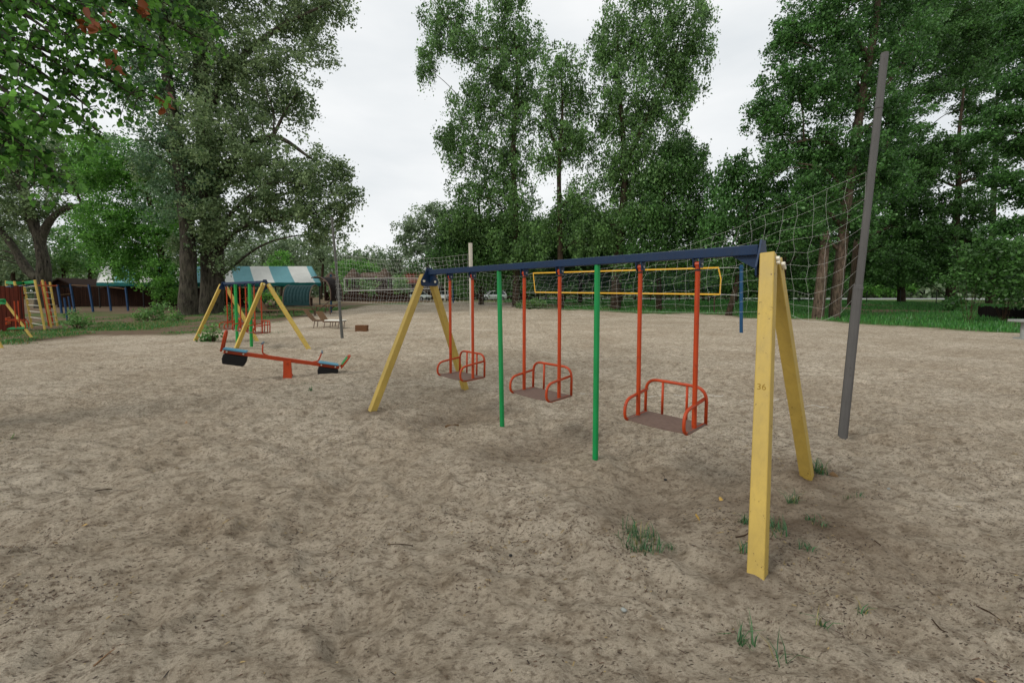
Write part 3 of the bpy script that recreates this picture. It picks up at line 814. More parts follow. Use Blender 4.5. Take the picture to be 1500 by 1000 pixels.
# --- the big poplars on the left
b = base_at(310, 458); Yp = b.y
tree('poplar_tree', 'huge grey leaved poplar with the thickest trunk left of the striped tent', b,
     [trunk_px(b, [(312, 400), (308, 300), (300, 180), (292, 60), (285, -80), (282, -220)], Yp, [.85, .75, .68, .55, .45, .35, .22]),
      ([at(308, 290, Yp), at(345, 230, Yp - .6), at(400, 200, Yp - 1.2), at(460, 235, Yp - 1.5)], [.4, .28, .18, .08]),
      ([at(300, 170, Yp), at(350, 90, Yp), at(410, 40, Yp - .5), at(470, 10, Yp - .5)], [.35, .25, .15, .06])],
     pxblobs([(330, 130, 80, 70), (400, 90, 60, 70), (455, 40, 50, 55), (495, 5, 26, 28), (430, 150, 34, 40), (300, 40, 80, 90), (380, -30, 110, 50),
              (360, 250, 85, 60, -1), (430, 255, 65, 45, -2), (485, 270, 34, 42, -2), (455, 315, 45, 34, -2), (505, 310, 20, 36, -2), (395, 310, 50, 30, -1),
              (330, 320, 55, 40, -1.5), (270, 250, 60, 70), (320, 190, 70, 50, -2), (500, 240, 16, 16, -2), (475, 345, 26, 18, -2), (520, 290, 10, 18, -2), (300, 345, 26, 26, -1.5), (272, 365, 22, 24, -1.5), (322, 385, 16, 14, -1.5), (240, -60, 90, 60)], Yp, .9),
     M['lf_poplar'], M['bark'], .18, .72, 46, .5, .12, .3, 'tall poplars by the tent', limb_r=.16, limbs=3)
b = base_at(276, 461); Yp = b.y
tree('poplar_tree', 'tall grey poplar with the slimmer trunk standing left of the thickest trunk', b,
     [trunk_px(b, [(276, 400), (274, 330), (262, 230), (246, 120), (236, 0), (230, -150)], Yp, [.62, .52, .46, .4, .32, .25, .15])],
     pxblobs([(240, 130, 60, 60), (210, 40, 60, 70), (265, 30, 60, 60), (230, 210, 60, 45), (190, 120, 45, 50), (250, 290, 50, 50), (215, -60, 90, 60), (300, 260, 40, 40)], Yp, .9),
     M['lf_darkpop'], M['bark'], .17, .55, 40, .5, .1, .3, 'tall poplars by the tent', limb_r=.14)
b = base_at(243, 452); Yp = b.y - 1
b = sit(Vector((b.x, Yp, 0)))
tree('maple_tree', 'bright green leafy tree with low branches beside the brown fence', b,
     [trunk_px(b, [(243, 420), (236, 370), (220, 300), (205, 230)], Yp, [.3, .26, .22, .16, .08])],
     pxblobs([(180, 240, 52, 42), (140, 260, 36, 34), (225, 270, 45, 50), (165, 320, 45, 40), (215, 345, 45, 45), (180, 385, 38, 28), (235, 400, 34, 30), (130, 215, 30, 25), (150, 350, 30, 30),
              (245, 330, 30, 40), (270, 370, 22, 40, 1), (245, 430, 22, 14)], Yp, .9),
     M['lf_bright'], M['barkdark'], .16, 1.3, 34, .42, .1, .35, limb_r=.1)
b = base_at(62, 430); Yp = 36.0; b = sit(at(62, 430, Yp))
tree('leaning_poplar', 'old grey poplar with a forked trunk and an arching limb at the left edge', b,
     [trunk_px(b, [(64, 400), (62, 375), (52, 335), (30, 270), (5, 190), (-20, 90)], Yp, [.56, .5, .42, .36, .3, .24, .16]),
      ([at(58, 365, Yp), at(66, 335, Yp), at(85, 312, Yp), at(120, 300, Yp), at(165, 303, Yp)], [.34, .3, .24, .17, .07]),
      ([at(58, 408, Yp), at(40, 395, Yp), at(18, 360, Yp), at(-5, 330, Yp)], [.4, .34, .28, .2]),
      ([at(54, 345, Yp), at(40, 320, Yp + 1), at(20, 300, Yp + 2)], [.3, .22, .12])],
     pxblobs([(30, 240, 60, 45), (80, 230, 45, 35), (10, 310, 40, 40), (100, 270, 40, 22), (-30, 250, 60, 80), (55, 300, 40, 20), (130, 255, 30, 26), (30, 190, 40, 30), (-10, 370, 30, 30)], Yp, 1),
     M['lf_poplar'], M['bark'], .18, .75, 38, .5, .1, .3, limb_r=.12)

# --- tall birches in the middle
def birch(label, bpx, pts, rads, blobs, mat='lf_birch', dens=1.15, extra=(), ls=.175, nm='birch_tree', grp='tall birches behind the sand court', bm='barkdark', Y=None, **kw):
    b = base_at(*bpx) if Y is None else sit(at(bpx[0], bpx[1], Y)); Yb = b.y
    tr = [trunk_px(b, pts, Yb, rads)] + [([at(x, y, Yb) for x, y in e[0]], e[1]) for e in extra]
    return tree(nm, label, b, tr, pxblobs(blobs, Yb, .85), M[mat], M[bm], ls, dens, kw.get('per', 44), kw.get('spread', .40), kw.get('droop', .38), kw.get('hang', .8), grp, limb_r=kw.get('limb_r', .11), limbs=3)
birch('tallest birch left of the middle, one limb reaching out over the sky', (756, 449),
      [(756, 400), (755, 320), (752, 220), (758, 120), (752, 40)], [.38, .34, .3, .26, .2, .12, .06],
      [(735, 40, 45, 45), (770, 70, 35, 45), (720, 110, 45, 40), (690, 160, 42, 40), (760, 150, 42, 50), (675, 210, 35, 34), (735, 225, 50, 50), (700, 275, 46, 36), (755, 300, 40, 50),
       (640, 22, 26, 26), (628, 75, 20, 26), (668, 8, 26, 18), (655, 50, 22, 22), (625, 100, 14, 14), (680, 60, 26, 30), (672, 320, 34, 30), (720, 340, 50, 38), (760, 370, 40, 24), (655, 195, 20, 22), (742, -10, 30, 20)], dens=.62,
      extra=[([(752, 78), (728, 72), (700, 70), (680, 50), (655, 25), (640, 0)], [.16, .14, .12, .1, .07, .03]), ([(757, 150), (735, 110), (700, 95), (672, 80)], [.15, .1, .07, .03])])
birch('slender birch between two taller ones with a bare dark stem', (821, 452),
      [(821, 400), (820, 320), (819, 240), (824, 160), (820, 90)], [.3, .27, .24, .2, .15, .1, .04],
      [(820, 100, 34, 34), (845, 140, 30, 40), (800, 160, 26, 40), (830, 200, 40, 36), (800, 230, 26, 26), (852, 215, 28, 30), (845, 290, 36, 34), (800, 330, 30, 30), (850, 350, 30, 30)], dens=.6,
      extra=[([(820, 225), (805, 190), (797, 165)], [.12, .08, .03]), ([(820, 230), (840, 200), (850, 170)], [.12, .08, .03])])
birch('broad birch right of the middle with two leaders and a thick dark trunk', (902, 453),
      [(904, 400), (912, 320), (915, 240), (910, 170), (905, 90), (905, 30)], [.46, .42, .36, .3, .24, .17, .1, .05],
      [(905, 40, 40, 45), (885, 80, 32, 40), (940, 60, 34, 44), (985, 30, 45, 40), (1015, 65, 32, 44), (985, 90, 40, 40), (920, 130, 46, 44), (1000, 120, 34, 34), (960, 160, 45, 40), (890, 170, 34, 40),
       (930, 215, 50, 40), (990, 215, 36, 34), (1010, 245, 30, 30), (900, 250, 46, 40), (960, 265, 50, 36), (930, 310, 60, 34), (880, 330, 40, 34), (1030, 20, 18, 26), (945, -5, 30, 14)], dens=.62,
      extra=[([(913, 250), (940, 190), (965, 140), (985, 95), (995, 50)], [.26, .2, .14, .1, .04])])
birch('lower birch with a crooked branch just right of the broad one', (965, 455),
      [(965, 410), (962, 350), (968, 300), (985, 260), (1000, 230)], [.24, .2, .17, .13, .09, .05],
      [(1000, 225, 34, 28), (970, 260, 40, 34), (1015, 265, 26, 30), (960, 320, 50, 36), (1010, 320, 34, 34), (985, 370, 50, 28), (935, 375, 40, 24)], mat='lf_deep', dens=1.0)
birch('weeping birch filling the gap low behind the navy beam', (705, 446),
      [(706, 400), (705, 340), (700, 290)], [.26, .22, .16, .08], [(690, 340, 40, 34), (725, 370, 46, 34), (670, 375, 34, 26), (755, 385, 40, 24), (700, 400, 30, 16), (660, 350, 24, 30), (740, 340, 36, 30)], mat='lf_deep', dens=1.5)
birch('weeping birch hanging low behind the middle of the beam', (850, 449),
      [(850, 410), (848, 350), (852, 300)], [.24, .2, .14, .07], [(815, 365, 42, 34), (860, 370, 44, 30), (900, 375, 40, 28), (840, 320, 36, 28), (880, 395, 40, 16), (810, 398, 32, 14), (780, 345, 30, 36), (900, 335, 34, 34), (930, 385, 34, 20)], mat='lf_deep', dens=1.5, Y=44)
birch('small leaning tree with dark thin stem behind the blue post', (1068, 462),
      [(1078, 420), (1088, 360), (1095, 300), (1085, 250)], [.2, .17, .14, .1, .05],
      [(1080, 240, 26, 26), (1065, 270, 32, 30), (1110, 270, 36, 34), (1060, 320, 40, 34), (1110, 330, 40, 40), (1050, 365, 30, 24), (1095, 380, 34, 20)], mat='lf_right', dens=.9, nm='young_tree', grp=None)

# --- the mass on the right
birch('huge elm on the right whose trunk leans behind the tall grey pole', (1222, 465),
      [(1229, 400), (1238, 320), (1248, 240), (1265, 130), (1283, 30), (1290, -60)], [.33, .31, .3, .28, .26, .22, .16, .1],
      [(1180, 40, 45, 40), (1145, 60, 26, 30), (1230, 60, 50, 60), (1150, 120, 42, 40), (1200, 130, 50, 46), (1260, 140, 50, 50), (1130, 180, 36, 34), (1180, 210, 50, 40), (1240, 220, 50, 40), (1135, 235, 30, 26),
       (1190, 270, 46, 34), (1160, 300, 50, 30), (1300, 60, 60, 70), (1230, -20, 70, 40), (1310, 180, 46, 46), (1290, 260, 50, 40), (1330, -30, 70, 50), (1110, 160, 18, 20), (1170, 345, 46, 24), (1255, 320, 36, 30)], mat='lf_right', dens=.88,
      extra=[([(1248, 245), (1225, 215), (1190, 205), (1160, 210)], [.2, .15, .1, .04]), ([(1275, 90), (1250, 50), (1215, 30)], [.18, .12, .05]), ([(1262, 150), (1300, 120), (1340, 70)], [.18, .12, .05])], nm='elm_tree', grp='large elms on the right', droop=.1, hang=.4, limb_r=.14, bm='barkred', ls=.15, per=50)
birch('dark elm with its trunk just left of the road behind the grey pole', (1247, 457),
      [(1252, 400), (1262, 320), (1290, 240), (1320, 160), (1345, 80)], [.36, .33, .3, .26, .2, .13, .06],
      [(1340, 60, 50, 44), (1390, 40, 50, 50), (1350, 130, 44, 34), (1410, 110, 40, 40), (1440, 50, 50, 50), (1330, 220, 44, 34), (1300, 300, 40, 40), (1360, 0, 60, 40), (1430, 160, 34, 26), (1330, 330, 36, 34), (1470, 10, 50, 50)], mat='lf_deep', dens=.8,
      nm='elm_tree', grp='large elms on the right', droop=.1, hang=.4, Y=38, limb_r=.14, ls=.16)
birch('upright elm with a straight bare trunk in the sky gap at the right', (1392, 440),
      [(1394, 400), (1399, 340), (1404, 280), (1404, 210), (1412, 130)], [.34, .32, .28, .24, .2, .14, .07],
      [(1400, 215, 40, 30), (1360, 250, 34, 30), (1440, 240, 34, 24), (1380, 300, 34, 24), (1430, 300, 30, 28), (1350, 340, 46, 34), (1420, 350, 50, 34), (1340, 285, 22, 20), (1385, 385, 60, 30), (1320, 385, 40, 34)], mat='lf_deep', dens=.85,
      extra=[([(1404, 270), (1430, 262), (1460, 270)], [.12, .09, .03]), ([(1403, 275), (1380, 265), (1355, 250)], [.12, .09, .03])], nm='elm_tree', grp='large elms on the right', droop=.1, hang=.4, Y=36)
birch('layered tree with flat spreading boughs at the right edge', (1540, 470),
      [(1538, 400), (1535, 320), (1530, 220), (1525, 120)], [.32, .28, .24, .18, .1],
      [(1470, 170, 40, 14), (1440, 200, 30, 10), (1500, 215, 50, 18), (1470, 260, 36, 12), (1530, 280, 50, 20), (1510, 120, 50, 26), (1490, 330, 36, 14), (1540, 60, 50, 40), (1490, 30, 24, 30), (1550, 180, 50, 30)], mat='lf_right', dens=1.1,
      extra=[([(1530, 210), (1490, 195), (1450, 190)], [.14, .1, .03])], nm='elm_tree', grp='large elms on the right', droop=.08, hang=.3, Y=26, ls=.16, spread=.35)
birch('tall dense elm filling the background between the leaning elm and the upright one', (1320, 446), [(1320, 400), (1318, 320), (1322, 230), (1330, 130)], [.4, .36, .3, .24, .16, .08],
      [(1320, 250, 50, 34), (1270, 240, 44, 34), (1230, 300, 44, 36), (1180, 330, 50, 34), (1290, 340, 50, 34), (1250, 370, 50, 30), (1310, 390, 56, 26), (1150, 370, 50, 34), (1200, 250, 40, 34), (1380, 360, 40, 30)], mat='lf_deep', dens=.75,
      nm='elm_tree', grp='large elms on the right', droop=.15, hang=.5, Y=47, limb_r=.14, ls=.22)
birch('tall elm at the back right whose crown closes the top right corner', (1450, 446), [(1452, 400), (1455, 300), (1460, 180), (1462, 80)], [.36, .32, .28, .22, .15, .08],
      [(1450, 90, 50, 44), (1480, 30, 50, 40), (1420, 40, 44, 44), (1500, 380, 40, 30), (1430, 390, 44, 30), (1440, 60, 40, 30)], mat='lf_right', dens=.6,
      nm='elm_tree', grp='large elms on the right', droop=.15, hang=.5, Y=44, limb_r=.14, ls=.2)
def snag():
    b = base_at(1198, 466); t_ = at(1209, 346, b.y)
    rt = empty('tree_stump', b, 'tall broken off bare trunk standing left of the leaning elm trunks', 'dead tree')
    p = [b - Vector((0, 0, .3)), b + Vector((0, 0, .2)), b.lerp(t_, .5), t_]
    m = MB(); m.tube(catmull(p, 5), [float(x) for x in np.interp(np.linspace(0, 1, 16), [0, .15, 1], [.5, .36, .24])], 11)
    m.build('trunk', M['barkred'], rt, smooth=True)
    m = MB()
    for k in range(7):
        a = k / 7 * 6.28; q = t_ + Vector((math.cos(a) * .17, math.sin(a) * .17, -.05))
        m.tube([q, q + Vector((random.uniform(-.05, .05), random.uniform(-.05, .05), random.uniform(.15, .4)))], [.07, .015], 5)
    m.build('splinters', M['barkred'], rt)
snag()
for lab, bp, top, r in (('dark straight trunk standing left of the broken off trunk', (1146, 452), (1150, 330), .22),):
    b = base_at(*bp); 
    if r > .3: b = sit(Vector((b.x + .25, b.y + 1.2, 0)))
    tree('elm_tree', lab, b, [trunk_px(b, [((bp[0] * .5 + top[0] * .5), (bp[1] + top[1]) / 2), top], b.y, [r, r * .85, r * .6])],
         pxblobs([(top[0] + 10, top[1] - 5, 50, 36), (top[0] - 25, top[1] + 20, 36, 26), (top[0] + 45, top[1] + 40, 36, 30)], b.y, .9), M['lf_deep'], M['barkred'] if r > .3 else M['barkdark'], .19, .9, 26, .45, .1, .4, 'large elms on the right')

# --- more distant trees
def far_tree(label, px, py, blobs, Y, mat='lf_far', ls=.34, dens=.9, tr=.25, nm='hazy_tree', grp='distant trees beyond the court', sp=.75, droop=.2, per=22):
    b = sit(at(px, py, Y)); tp = at(px + random.uniform(-6, 6), blobs[0][1], Y)
    m = b.lerp(tp, .5) + Vector((random.uniform(-.5, .5), 0, 0))
    return tree(nm, label, b, [([b - Vector((0, 0, .3)), b + Vector((0, 0, .5)), m, tp], [tr * 1.3, tr, tr * .75, tr * .25])], pxblobs(blobs, Y, .8), M[mat], M['barkdark'], ls, dens, per, sp, droop, .4, grp, limbs=2, limb_r=.12)
far_tree('rounded hazy pale tree standing against the sky left of the tall birches', 625, 432, [(625, 325, 34, 28), (600, 335, 24, 22), (650, 330, 24, 34), (615, 360, 34, 24), (645, 370, 30, 28), (590, 350, 14, 14), (632, 302, 16, 10)], 68, tr=.4)
far_tree('dark tree at the foot of the rounded pale tree', 640, 434, [(640, 385, 30, 24), (670, 370, 26, 26), (612, 390, 22, 16), (660, 405, 30, 14)], 60, 'lf_deep', .28, 1.0, .25, 'shade_tree')
for k, (px, blobs, mt, lb) in enumerate((
    (585, [(580, 378, 26, 18), (560, 388, 22, 14), (600, 392, 20, 14)], 'lf_far', 'low pale tree in the dip of the skyline below the open sky'),
    (545, [(545, 375, 24, 16), (530, 385, 22, 14), (560, 392, 26, 12)], 'lf_far', 'pale tree above the two thatched roofs'),
    (510, [(508, 372, 22, 18), (490, 380, 20, 18), (515, 395, 26, 12)], 'lf_far', 'pale rounded tree behind the thin grey pole'),
    (470, [(465, 352, 24, 30), (450, 370, 24, 28), (478, 375, 20, 24)], 'lf_far', 'feathery tree right of the tent ridge'),
    (430, [(428, 355, 28, 22), (405, 365, 28, 22), (440, 380, 24, 16)], 'lf_far', 'hazy pale tree behind the middle of the striped tent'),
    (385, [(380, 352, 30, 24), (360, 368, 26, 22), (395, 380, 26, 14)], 'lf_far', 'hazy pale tree rising over the left part of the striped tent'),
    (340, [(345, 370, 26, 22), (330, 350, 20, 20), (355, 385, 26, 14)], 'lf_far', 'hazy tree seen just right of the thickest trunk'))):
    far_tree(lb, px, 432, blobs, 74 + (k % 3) * 6, mt, .4, .85, .3, sp=.9)
far_tree('round bright green tree behind the right half of the striped tent', 412, 434, [(412, 378, 15, 12), (405, 390, 18, 12), (420, 390, 16, 12)], 55, 'lf_bright', .26, 1.1, .2, 'shade_tree', sp=.6)
for lb, px, bl in (('bright green bushy tree between the thatched roofs and the tent', 520, [(505, 390, 18, 12), (530, 392, 22, 12), (515, 405, 30, 14)]), ('bright green tree between the two thatched roofs', 545, [(545, 396, 16, 12), (550, 412, 20, 12)]),
                   ('dark green bush growing in front of the red roof', 587, [(586, 408, 9, 15), (583, 424, 11, 10)]), ('green bushy tree behind the pale pole', 668, [(665, 405, 16, 14), (680, 400, 14, 14), (672, 420, 20, 12)])):
    far_tree(lb, px, 438, bl, 67, 'lf_bright' if 'bright' in lb else 'lf_deep', .26, 1.1, .15, 'shade_tree', sp=.55)
for k, (px, blobs, lb) in enumerate(((20, [(20, 350, 40, 30), (0, 375, 40, 26), (40, 385, 30, 20)], 'soft green tree beyond the red plank fence'), (95, [(92, 345, 28, 22), (110, 370, 30, 24), (85, 385, 26, 16)], 'soft green tree above the dark hut'),
                                     (130, [(128, 320, 24, 24), (140, 355, 26, 26), (120, 390, 24, 16)], 'soft green tree between the hut and the bright leafy tree'), (-60, [(-50, 330, 50, 40), (-80, 370, 50, 30)], 'soft green tree outside the left edge'))):
    far_tree(lb, px, 432, blobs, 52 + 4 * k, ('lf_far', 'lf_shrub', 'lf_shrub', 'lf_far')[k], .3, 1.1, .25, 'shade_tree', 'trees beyond the left fence', .7)
for k, (px, blobs, mt, lb) in enumerate((
    (1030, [(1030, 345, 30, 30), (1010, 375, 34, 30), (1050, 390, 30, 24)], 'lf_deep', 'dark tree behind the right end of the yellow bordered net'),
    (930, [(930, 390, 40, 26), (900, 405, 30, 20), (960, 405, 34, 20)], 'lf_deep', 'dark low tree behind the middle of the yellow bordered net'),
    (800, [(800, 395, 34, 22), (830, 405, 30, 18), (780, 410, 24, 18)], 'lf_deep', 'dark low tree behind the left end of the yellow bordered net'),
    (730, [(730, 400, 24, 20), (745, 415, 22, 14), (715, 412, 20, 14)], 'lf_bright', 'lighter green tree seen over the parked white hatchback'),
    (1130, [(1130, 375, 36, 30), (1110, 400, 30, 22), (1160, 400, 34, 20)], 'lf_deep', 'dark tree behind the near end bracket of the swing'),
    (1200, [(1200, 385, 34, 26), (1180, 410, 30, 18), (1225, 405, 30, 20)], 'lf_deep', 'dark tree behind the broken off trunk'),
    (1290, [(1290, 385, 36, 24), (1270, 410, 30, 18), (1310, 408, 30, 18)], 'lf_right', 'mid green tree across the road behind the tall grey pole'),
    (1350, [(1350, 395, 34, 20), (1330, 412, 26, 14), (1375, 405, 34, 18)], 'lf_right', 'mid green tree across the road in the gap below the boughs'),
    (1085, [(1085, 405, 34, 22), (1060, 415, 26, 16)], 'lf_right', 'mid green low tree behind the right blue post'))):
    far_tree(lb, px, 438, blobs, 60 + (k % 4) * 5 if px < 1250 else 88 + k, mt, .3, 1.15, .22, 'shade_tree', 'dark trees beyond the court', .65)

# --- bushes
def bush(label, px, py, blobs, Y=None, mat='lf_shrub', ls=.1, dens=1.0, sp=.2, per=20, grp=None, nm='shrub'):
    b = base_at(px, py) if Y is None else sit(at(px, py, Y))
    bl = pxblobs(blobs, b.y, .9); root = empty(nm, b, label, 'shrub', grp)
    m = MB(); allP = []; tn = []
    for c, r in bl:
        n = max(5, int(dens * 30 * (r[0] * r[2] + r[1] * r[2] + r[0] * r[1]) / (9 * sp * sp) * .33)); cl = blob_clumps(c, r, n)
        for k in range(min(5, n)):
            e = Vector(cl[k]); q = b + Vector((random.uniform(-.1, .1), random.uniform(-.1, .1), -.05))
            m.tube([q, q.lerp(e, .5) + Vector((0, 0, .1)), e], [.012, .009, .004], 4, False)
        k = rng.poisson(per, n); idx = np.repeat(np.arange(n), k); ct = rng.random(n)
        allP.append(cl[idx] + rng.normal(size=(len(idx), 3)) * sp * .55); tn.append((.5 * ct[idx] + .5 * rng.random(len(idx))) * .88)
    P = np.concatenate(allP); P[:, 2] = np.maximum(P[:, 2], b.z + .03)
    V, F, q = leaf_arrays(P, ls); m.build('stem', M['twig'], root); np_mesh('foliage', V, F, M[mat], root, np.repeat(np.concatenate(tn), q))
bush('low leafy shrub in the grass right of the yellow ladders', 117, 482, [(112, 472, 14, 9), (124, 470, 12, 7), (108, 462, 6, 7)])
bush('wide leafy shrub growing in front of the two poplar trunks', 225, 469, [(220, 460, 20, 11), (237, 455, 13, 12), (205, 463, 12, 7), (243, 466, 9, 6)])
bush('small leafy shrub beside the left leg of the smaller swing', 312, 501, [(307, 490, 12, 11), (316, 485, 10, 12), (300, 495, 7, 6)])
bush('wispy shrub between the bright leafy tree and the slimmer poplar trunk', 258, 470, [(256, 462, 12, 8), (264, 468, 7, 5)])
bush('shrub growing beside the thickest poplar trunk behind the smaller swing', 338, 470, [(336, 455, 9, 14), (345, 462, 7, 9)])
bush('dark bushy regrowth around the foot of the tallest birch', 775, 452, [(770, 448, 18, 5), (785, 442, 12, 10), (795, 447, 9, 6)], None, 'lf_birch', .16, 1.0, .3)
bush('leafy bush behind the smaller swing under the striped tent', 395, 447, [(392, 435, 16, 12), (412, 440, 14, 9), (375, 440, 12, 10)], 30, 'lf_bright', .16, 1.0, .3)
bush('dark bush behind the teal canopy bench', 345, 440, [(345, 432, 14, 10), (330, 436, 10, 8)], 38, 'lf_deep', .18, 1.0, .3)
for px, bl, lb in ((1420, [(1420, 400, 34, 26), (1440, 370, 34, 24)], 'dense dark shrub left of the dark fence at the right'), (1470, [(1465, 390, 36, 34), (1495, 370, 30, 30), (1480, 425, 34, 20)], 'dense dark shrub overhanging the dark fence at the right'),
                   (1530, [(1530, 390, 40, 40), (1520, 430, 30, 24)], 'dense dark shrub at the far right edge')):
    bush(lb, px, 458, bl, 23, 'lf_deep', .17, 1.15, .34, 26, 'dense shrubs by the dark fence')
bush('green bush by the roadside behind the sand, left of the dark shrubs', 1393, 455, [(1390, 445, 14, 9), (1405, 440, 12, 9)], None, 'lf_right', .2, 1.0, .3)
for k, (px, bl) in enumerate(((1275, [(1275, 422, 16, 12)]), (1300, [(1300, 425, 18, 9)]), (1325, [(1325, 424, 16, 9)]))):
    bush(['bright bush across the road right beside the tall grey pole', 'bright bush across the road, second from the tall grey pole', 'bright bush across the road by the second wire fence post'][k], px, 434, bl, 86, 'lf_bright', .4, 1.0, .8, 22, 'bushes across the road')

# --- near poplar overhanging from the left
b = sit(Vector((-7.6, 4.6, 0))); root = empty('poplar_tree', b, 'close poplar whose branches hang into the top left corner with some brown leaves', 'tree')
mb = MB(); tp = catmull([b - Vector((0, 0, .3)), b + Vector((.05, 0, 1.5)), b + Vector((.3, .1, 4)), b + Vector((.2, .3, 7)), b + Vector((.4, .2, 10))], 6)
mb.tube(tp, [float(x) for x in np.linspace(.34, .1, len(tp))], 11)
ends = [(0, 25, 4.6), (60, 12, 4.4), (140, 20, 4.8), (230, 30, 5.2), (300, 25, 5.4), (40, 100, 4.2), (110, 110, 4.6), (190, 110, 5.0), (260, 95, 5.4), (10, 170, 4.0), (70, 180, 4.2), (140, 165, 4.6), (215, 150, 5.0),
        (60, 235, 4.1), (10, 60, 3.9), (300, 60, 5.5), (180, 60, 4.8), (90, 60, 4.4), (90, 262, 4.3), (250, 10, 5.2), (130, -60, 4.8), (220, -60, 5.0), (40, -80, 4.5), (300, -50, 5.4), (150, 195, 4.8), (20, 215, 4.1), (-60, 60, 4.2), (-80, 160, 4.2), (-100, -60, 4.4), (-200, 40, 4.6), (-200, 140, 4.6)]
LP = []; brown = []; stems = []
for i, (px, py, yy) in enumerate(ends):
    e = at(px, py, yy); q = min(tp, key=lambda k: abs(k.z - (e.z + .6)) + .01 * (k - e).length)
    m1 = q.lerp(e, .45) + Vector((0, .15, .45)); m2 = q.lerp(e, .8) + Vector((0, .05, .22))
    pp = catmull([q, m1, m2, e], 6); mb.tube(pp, [float(x) for x in np.linspace(.05, .006, len(pp))], 6, False)
    for k in range(12):
        f = random.uniform(.62, 1); s0 = pp[min(len(pp) - 1, int(f * (len(pp) - 1)))]
        dv = Vector((random.gauss(0, 1), random.gauss(0, .8), random.gauss(-.5, .7))).normalized() * random.uniform(.15, .5)
        s1 = s0 + dv; sm = s0.lerp(s1, .5) + Vector((0, 0, .05)); mb.tube([s0, sm, s1], [.006, .0045, .002], 4, False)
        for q2 in range(22):
            f2 = random.uniform(.15, 1.05); c = s0.lerp(s1, f2) + Vector((random.gauss(0, .045), random.gauss(0, .045), random.gauss(-.03, .045)))
            LP.append(c)
dead = [at(150, 28, 4.6), at(168, 97, 4.7), at(238, 152, 5.1), at(205, 12, 5.0), at(130, 42, 4.6)]
LPa = np.array([tuple(c) for c in LP]); dd = np.min(np.stack([np.linalg.norm(LPa - np.array(q), axis=1) for q in dead]), axis=0)
V, F, q = leaf_arrays(LPa[dd > .08], .055, .8, .3, .6, True); tint = rng.random((dd > .08).sum()) * .9
mb.build('trunk', M['bark'], root, smooth=True); np_mesh('crown', V, F, M['lf_near'], root, np.repeat(tint, q))
for k, c in enumerate(dead):
    P = np.array(c) + rng.normal(size=(11, 3)) * .055
    V, F, q = leaf_arrays(P, .07, .8, .3, .7, True); np_mesh('dead_leaves', V, F, M['lf_dead'], root, np.repeat(rng.random(11), q))
# upper crown of the same tree, above and left of the view: it shades the sand below
P = blob_clumps((-6.6, 5.0, 7.6), (3.0, 2.6, 2.6), 260); idx = np.repeat(np.arange(260), 34)
P = P[idx] + rng.normal(size=(len(idx), 3)) * .26
V, F, q = leaf_arrays(P, .1, .85, .3, .5); np_mesh('upper_crown', V, F, M['lf_near'], root, rng.random(len(P)) * .9)

# ================================================================== GRASS AND LITTER
def blades(name, xy, h, wd, mat, lean=.35, dry=0.0, curve=True):
    n = len(xy); z = hzn(xy[:, 0], xy[:, 1]) - .01
    a = rng.random(n) * 6.283; hh = h * (.5 + rng.random(n)); ww = wd * (.7 + .6 * rng.random(n))
    d = np.stack([np.cos(a), np.sin(a), np.zeros(n)], 1); s = np.stack([-np.sin(a), np.cos(a), np.zeros(n)], 1)
    B = np.stack([xy[:, 0], xy[:, 1], z], 1); ln = (lean * (rng.random(n) * 1.4))[:, None]
    Mid = B + d * (hh[:, None] * ln * .35) + np.array([0, 0, 1]) * hh[:, None] * .6; T = B + d * (hh[:, None] * ln) + np.array([0, 0, 1]) * hh[:, None] * (1 - .25 * ln)
    w = s * ww[:, None] * .5
    V = np.stack([B - w, B + w, Mid + w * .75, Mid - w * .75, T + w * .12, T - w * .12], 1).reshape(-1, 3); k = np.arange(n)[:, None] * 6
    F = np.concatenate([k + np.array([[0, 1, 2, 3]]), k + np.array([[3, 2, 4, 5]])], 1).reshape(-1, 4)
    t_ = rng.random(n) * (.9 if not dry else 1.0)
    if dry: t_ = np.where(rng.random(n) < dry, .97, t_ * .9)
    return V, F, np.repeat(t_, 2)
n = 260000; xy = np.stack([rng.random(n) * 70 - 22, 10 + rng.random(n) ** 1.3 * 62], 1)
keep = (rng.random(n) < samp(grass, xy[:, 0], xy[:, 1]) * .9) & (xy[:, 0] > -1 + 0 * xy[:, 1]) & (np.abs(xy[:, 0]) < xy[:, 1] * 1.45 + 2) & (samp(grass, xy[:, 0], xy[:, 1]) > .25); xy = xy[keep]
V, F, tt = blades('grass', xy, .17, .03, M['blade']); tag(np_mesh('grass', V, F, M['blade'], None, tt), kind='stuff')
n = 300000; xy = np.stack([-26 + rng.random(n) * 26, 11 + rng.random(n) * 24], 1)
g_ = samp(grass, xy[:, 0], xy[:, 1]); keep = (rng.random(n) < g_ * .55) & (g_ > .12) & (xy[:, 0] < -2); xy = xy[keep]
V, F, tt = blades('weeds', xy, .075, .02, M['blade'], .6, .25); tag(np_mesh('ground_weeds', V, F, M['blade'], None, tt), kind='stuff')

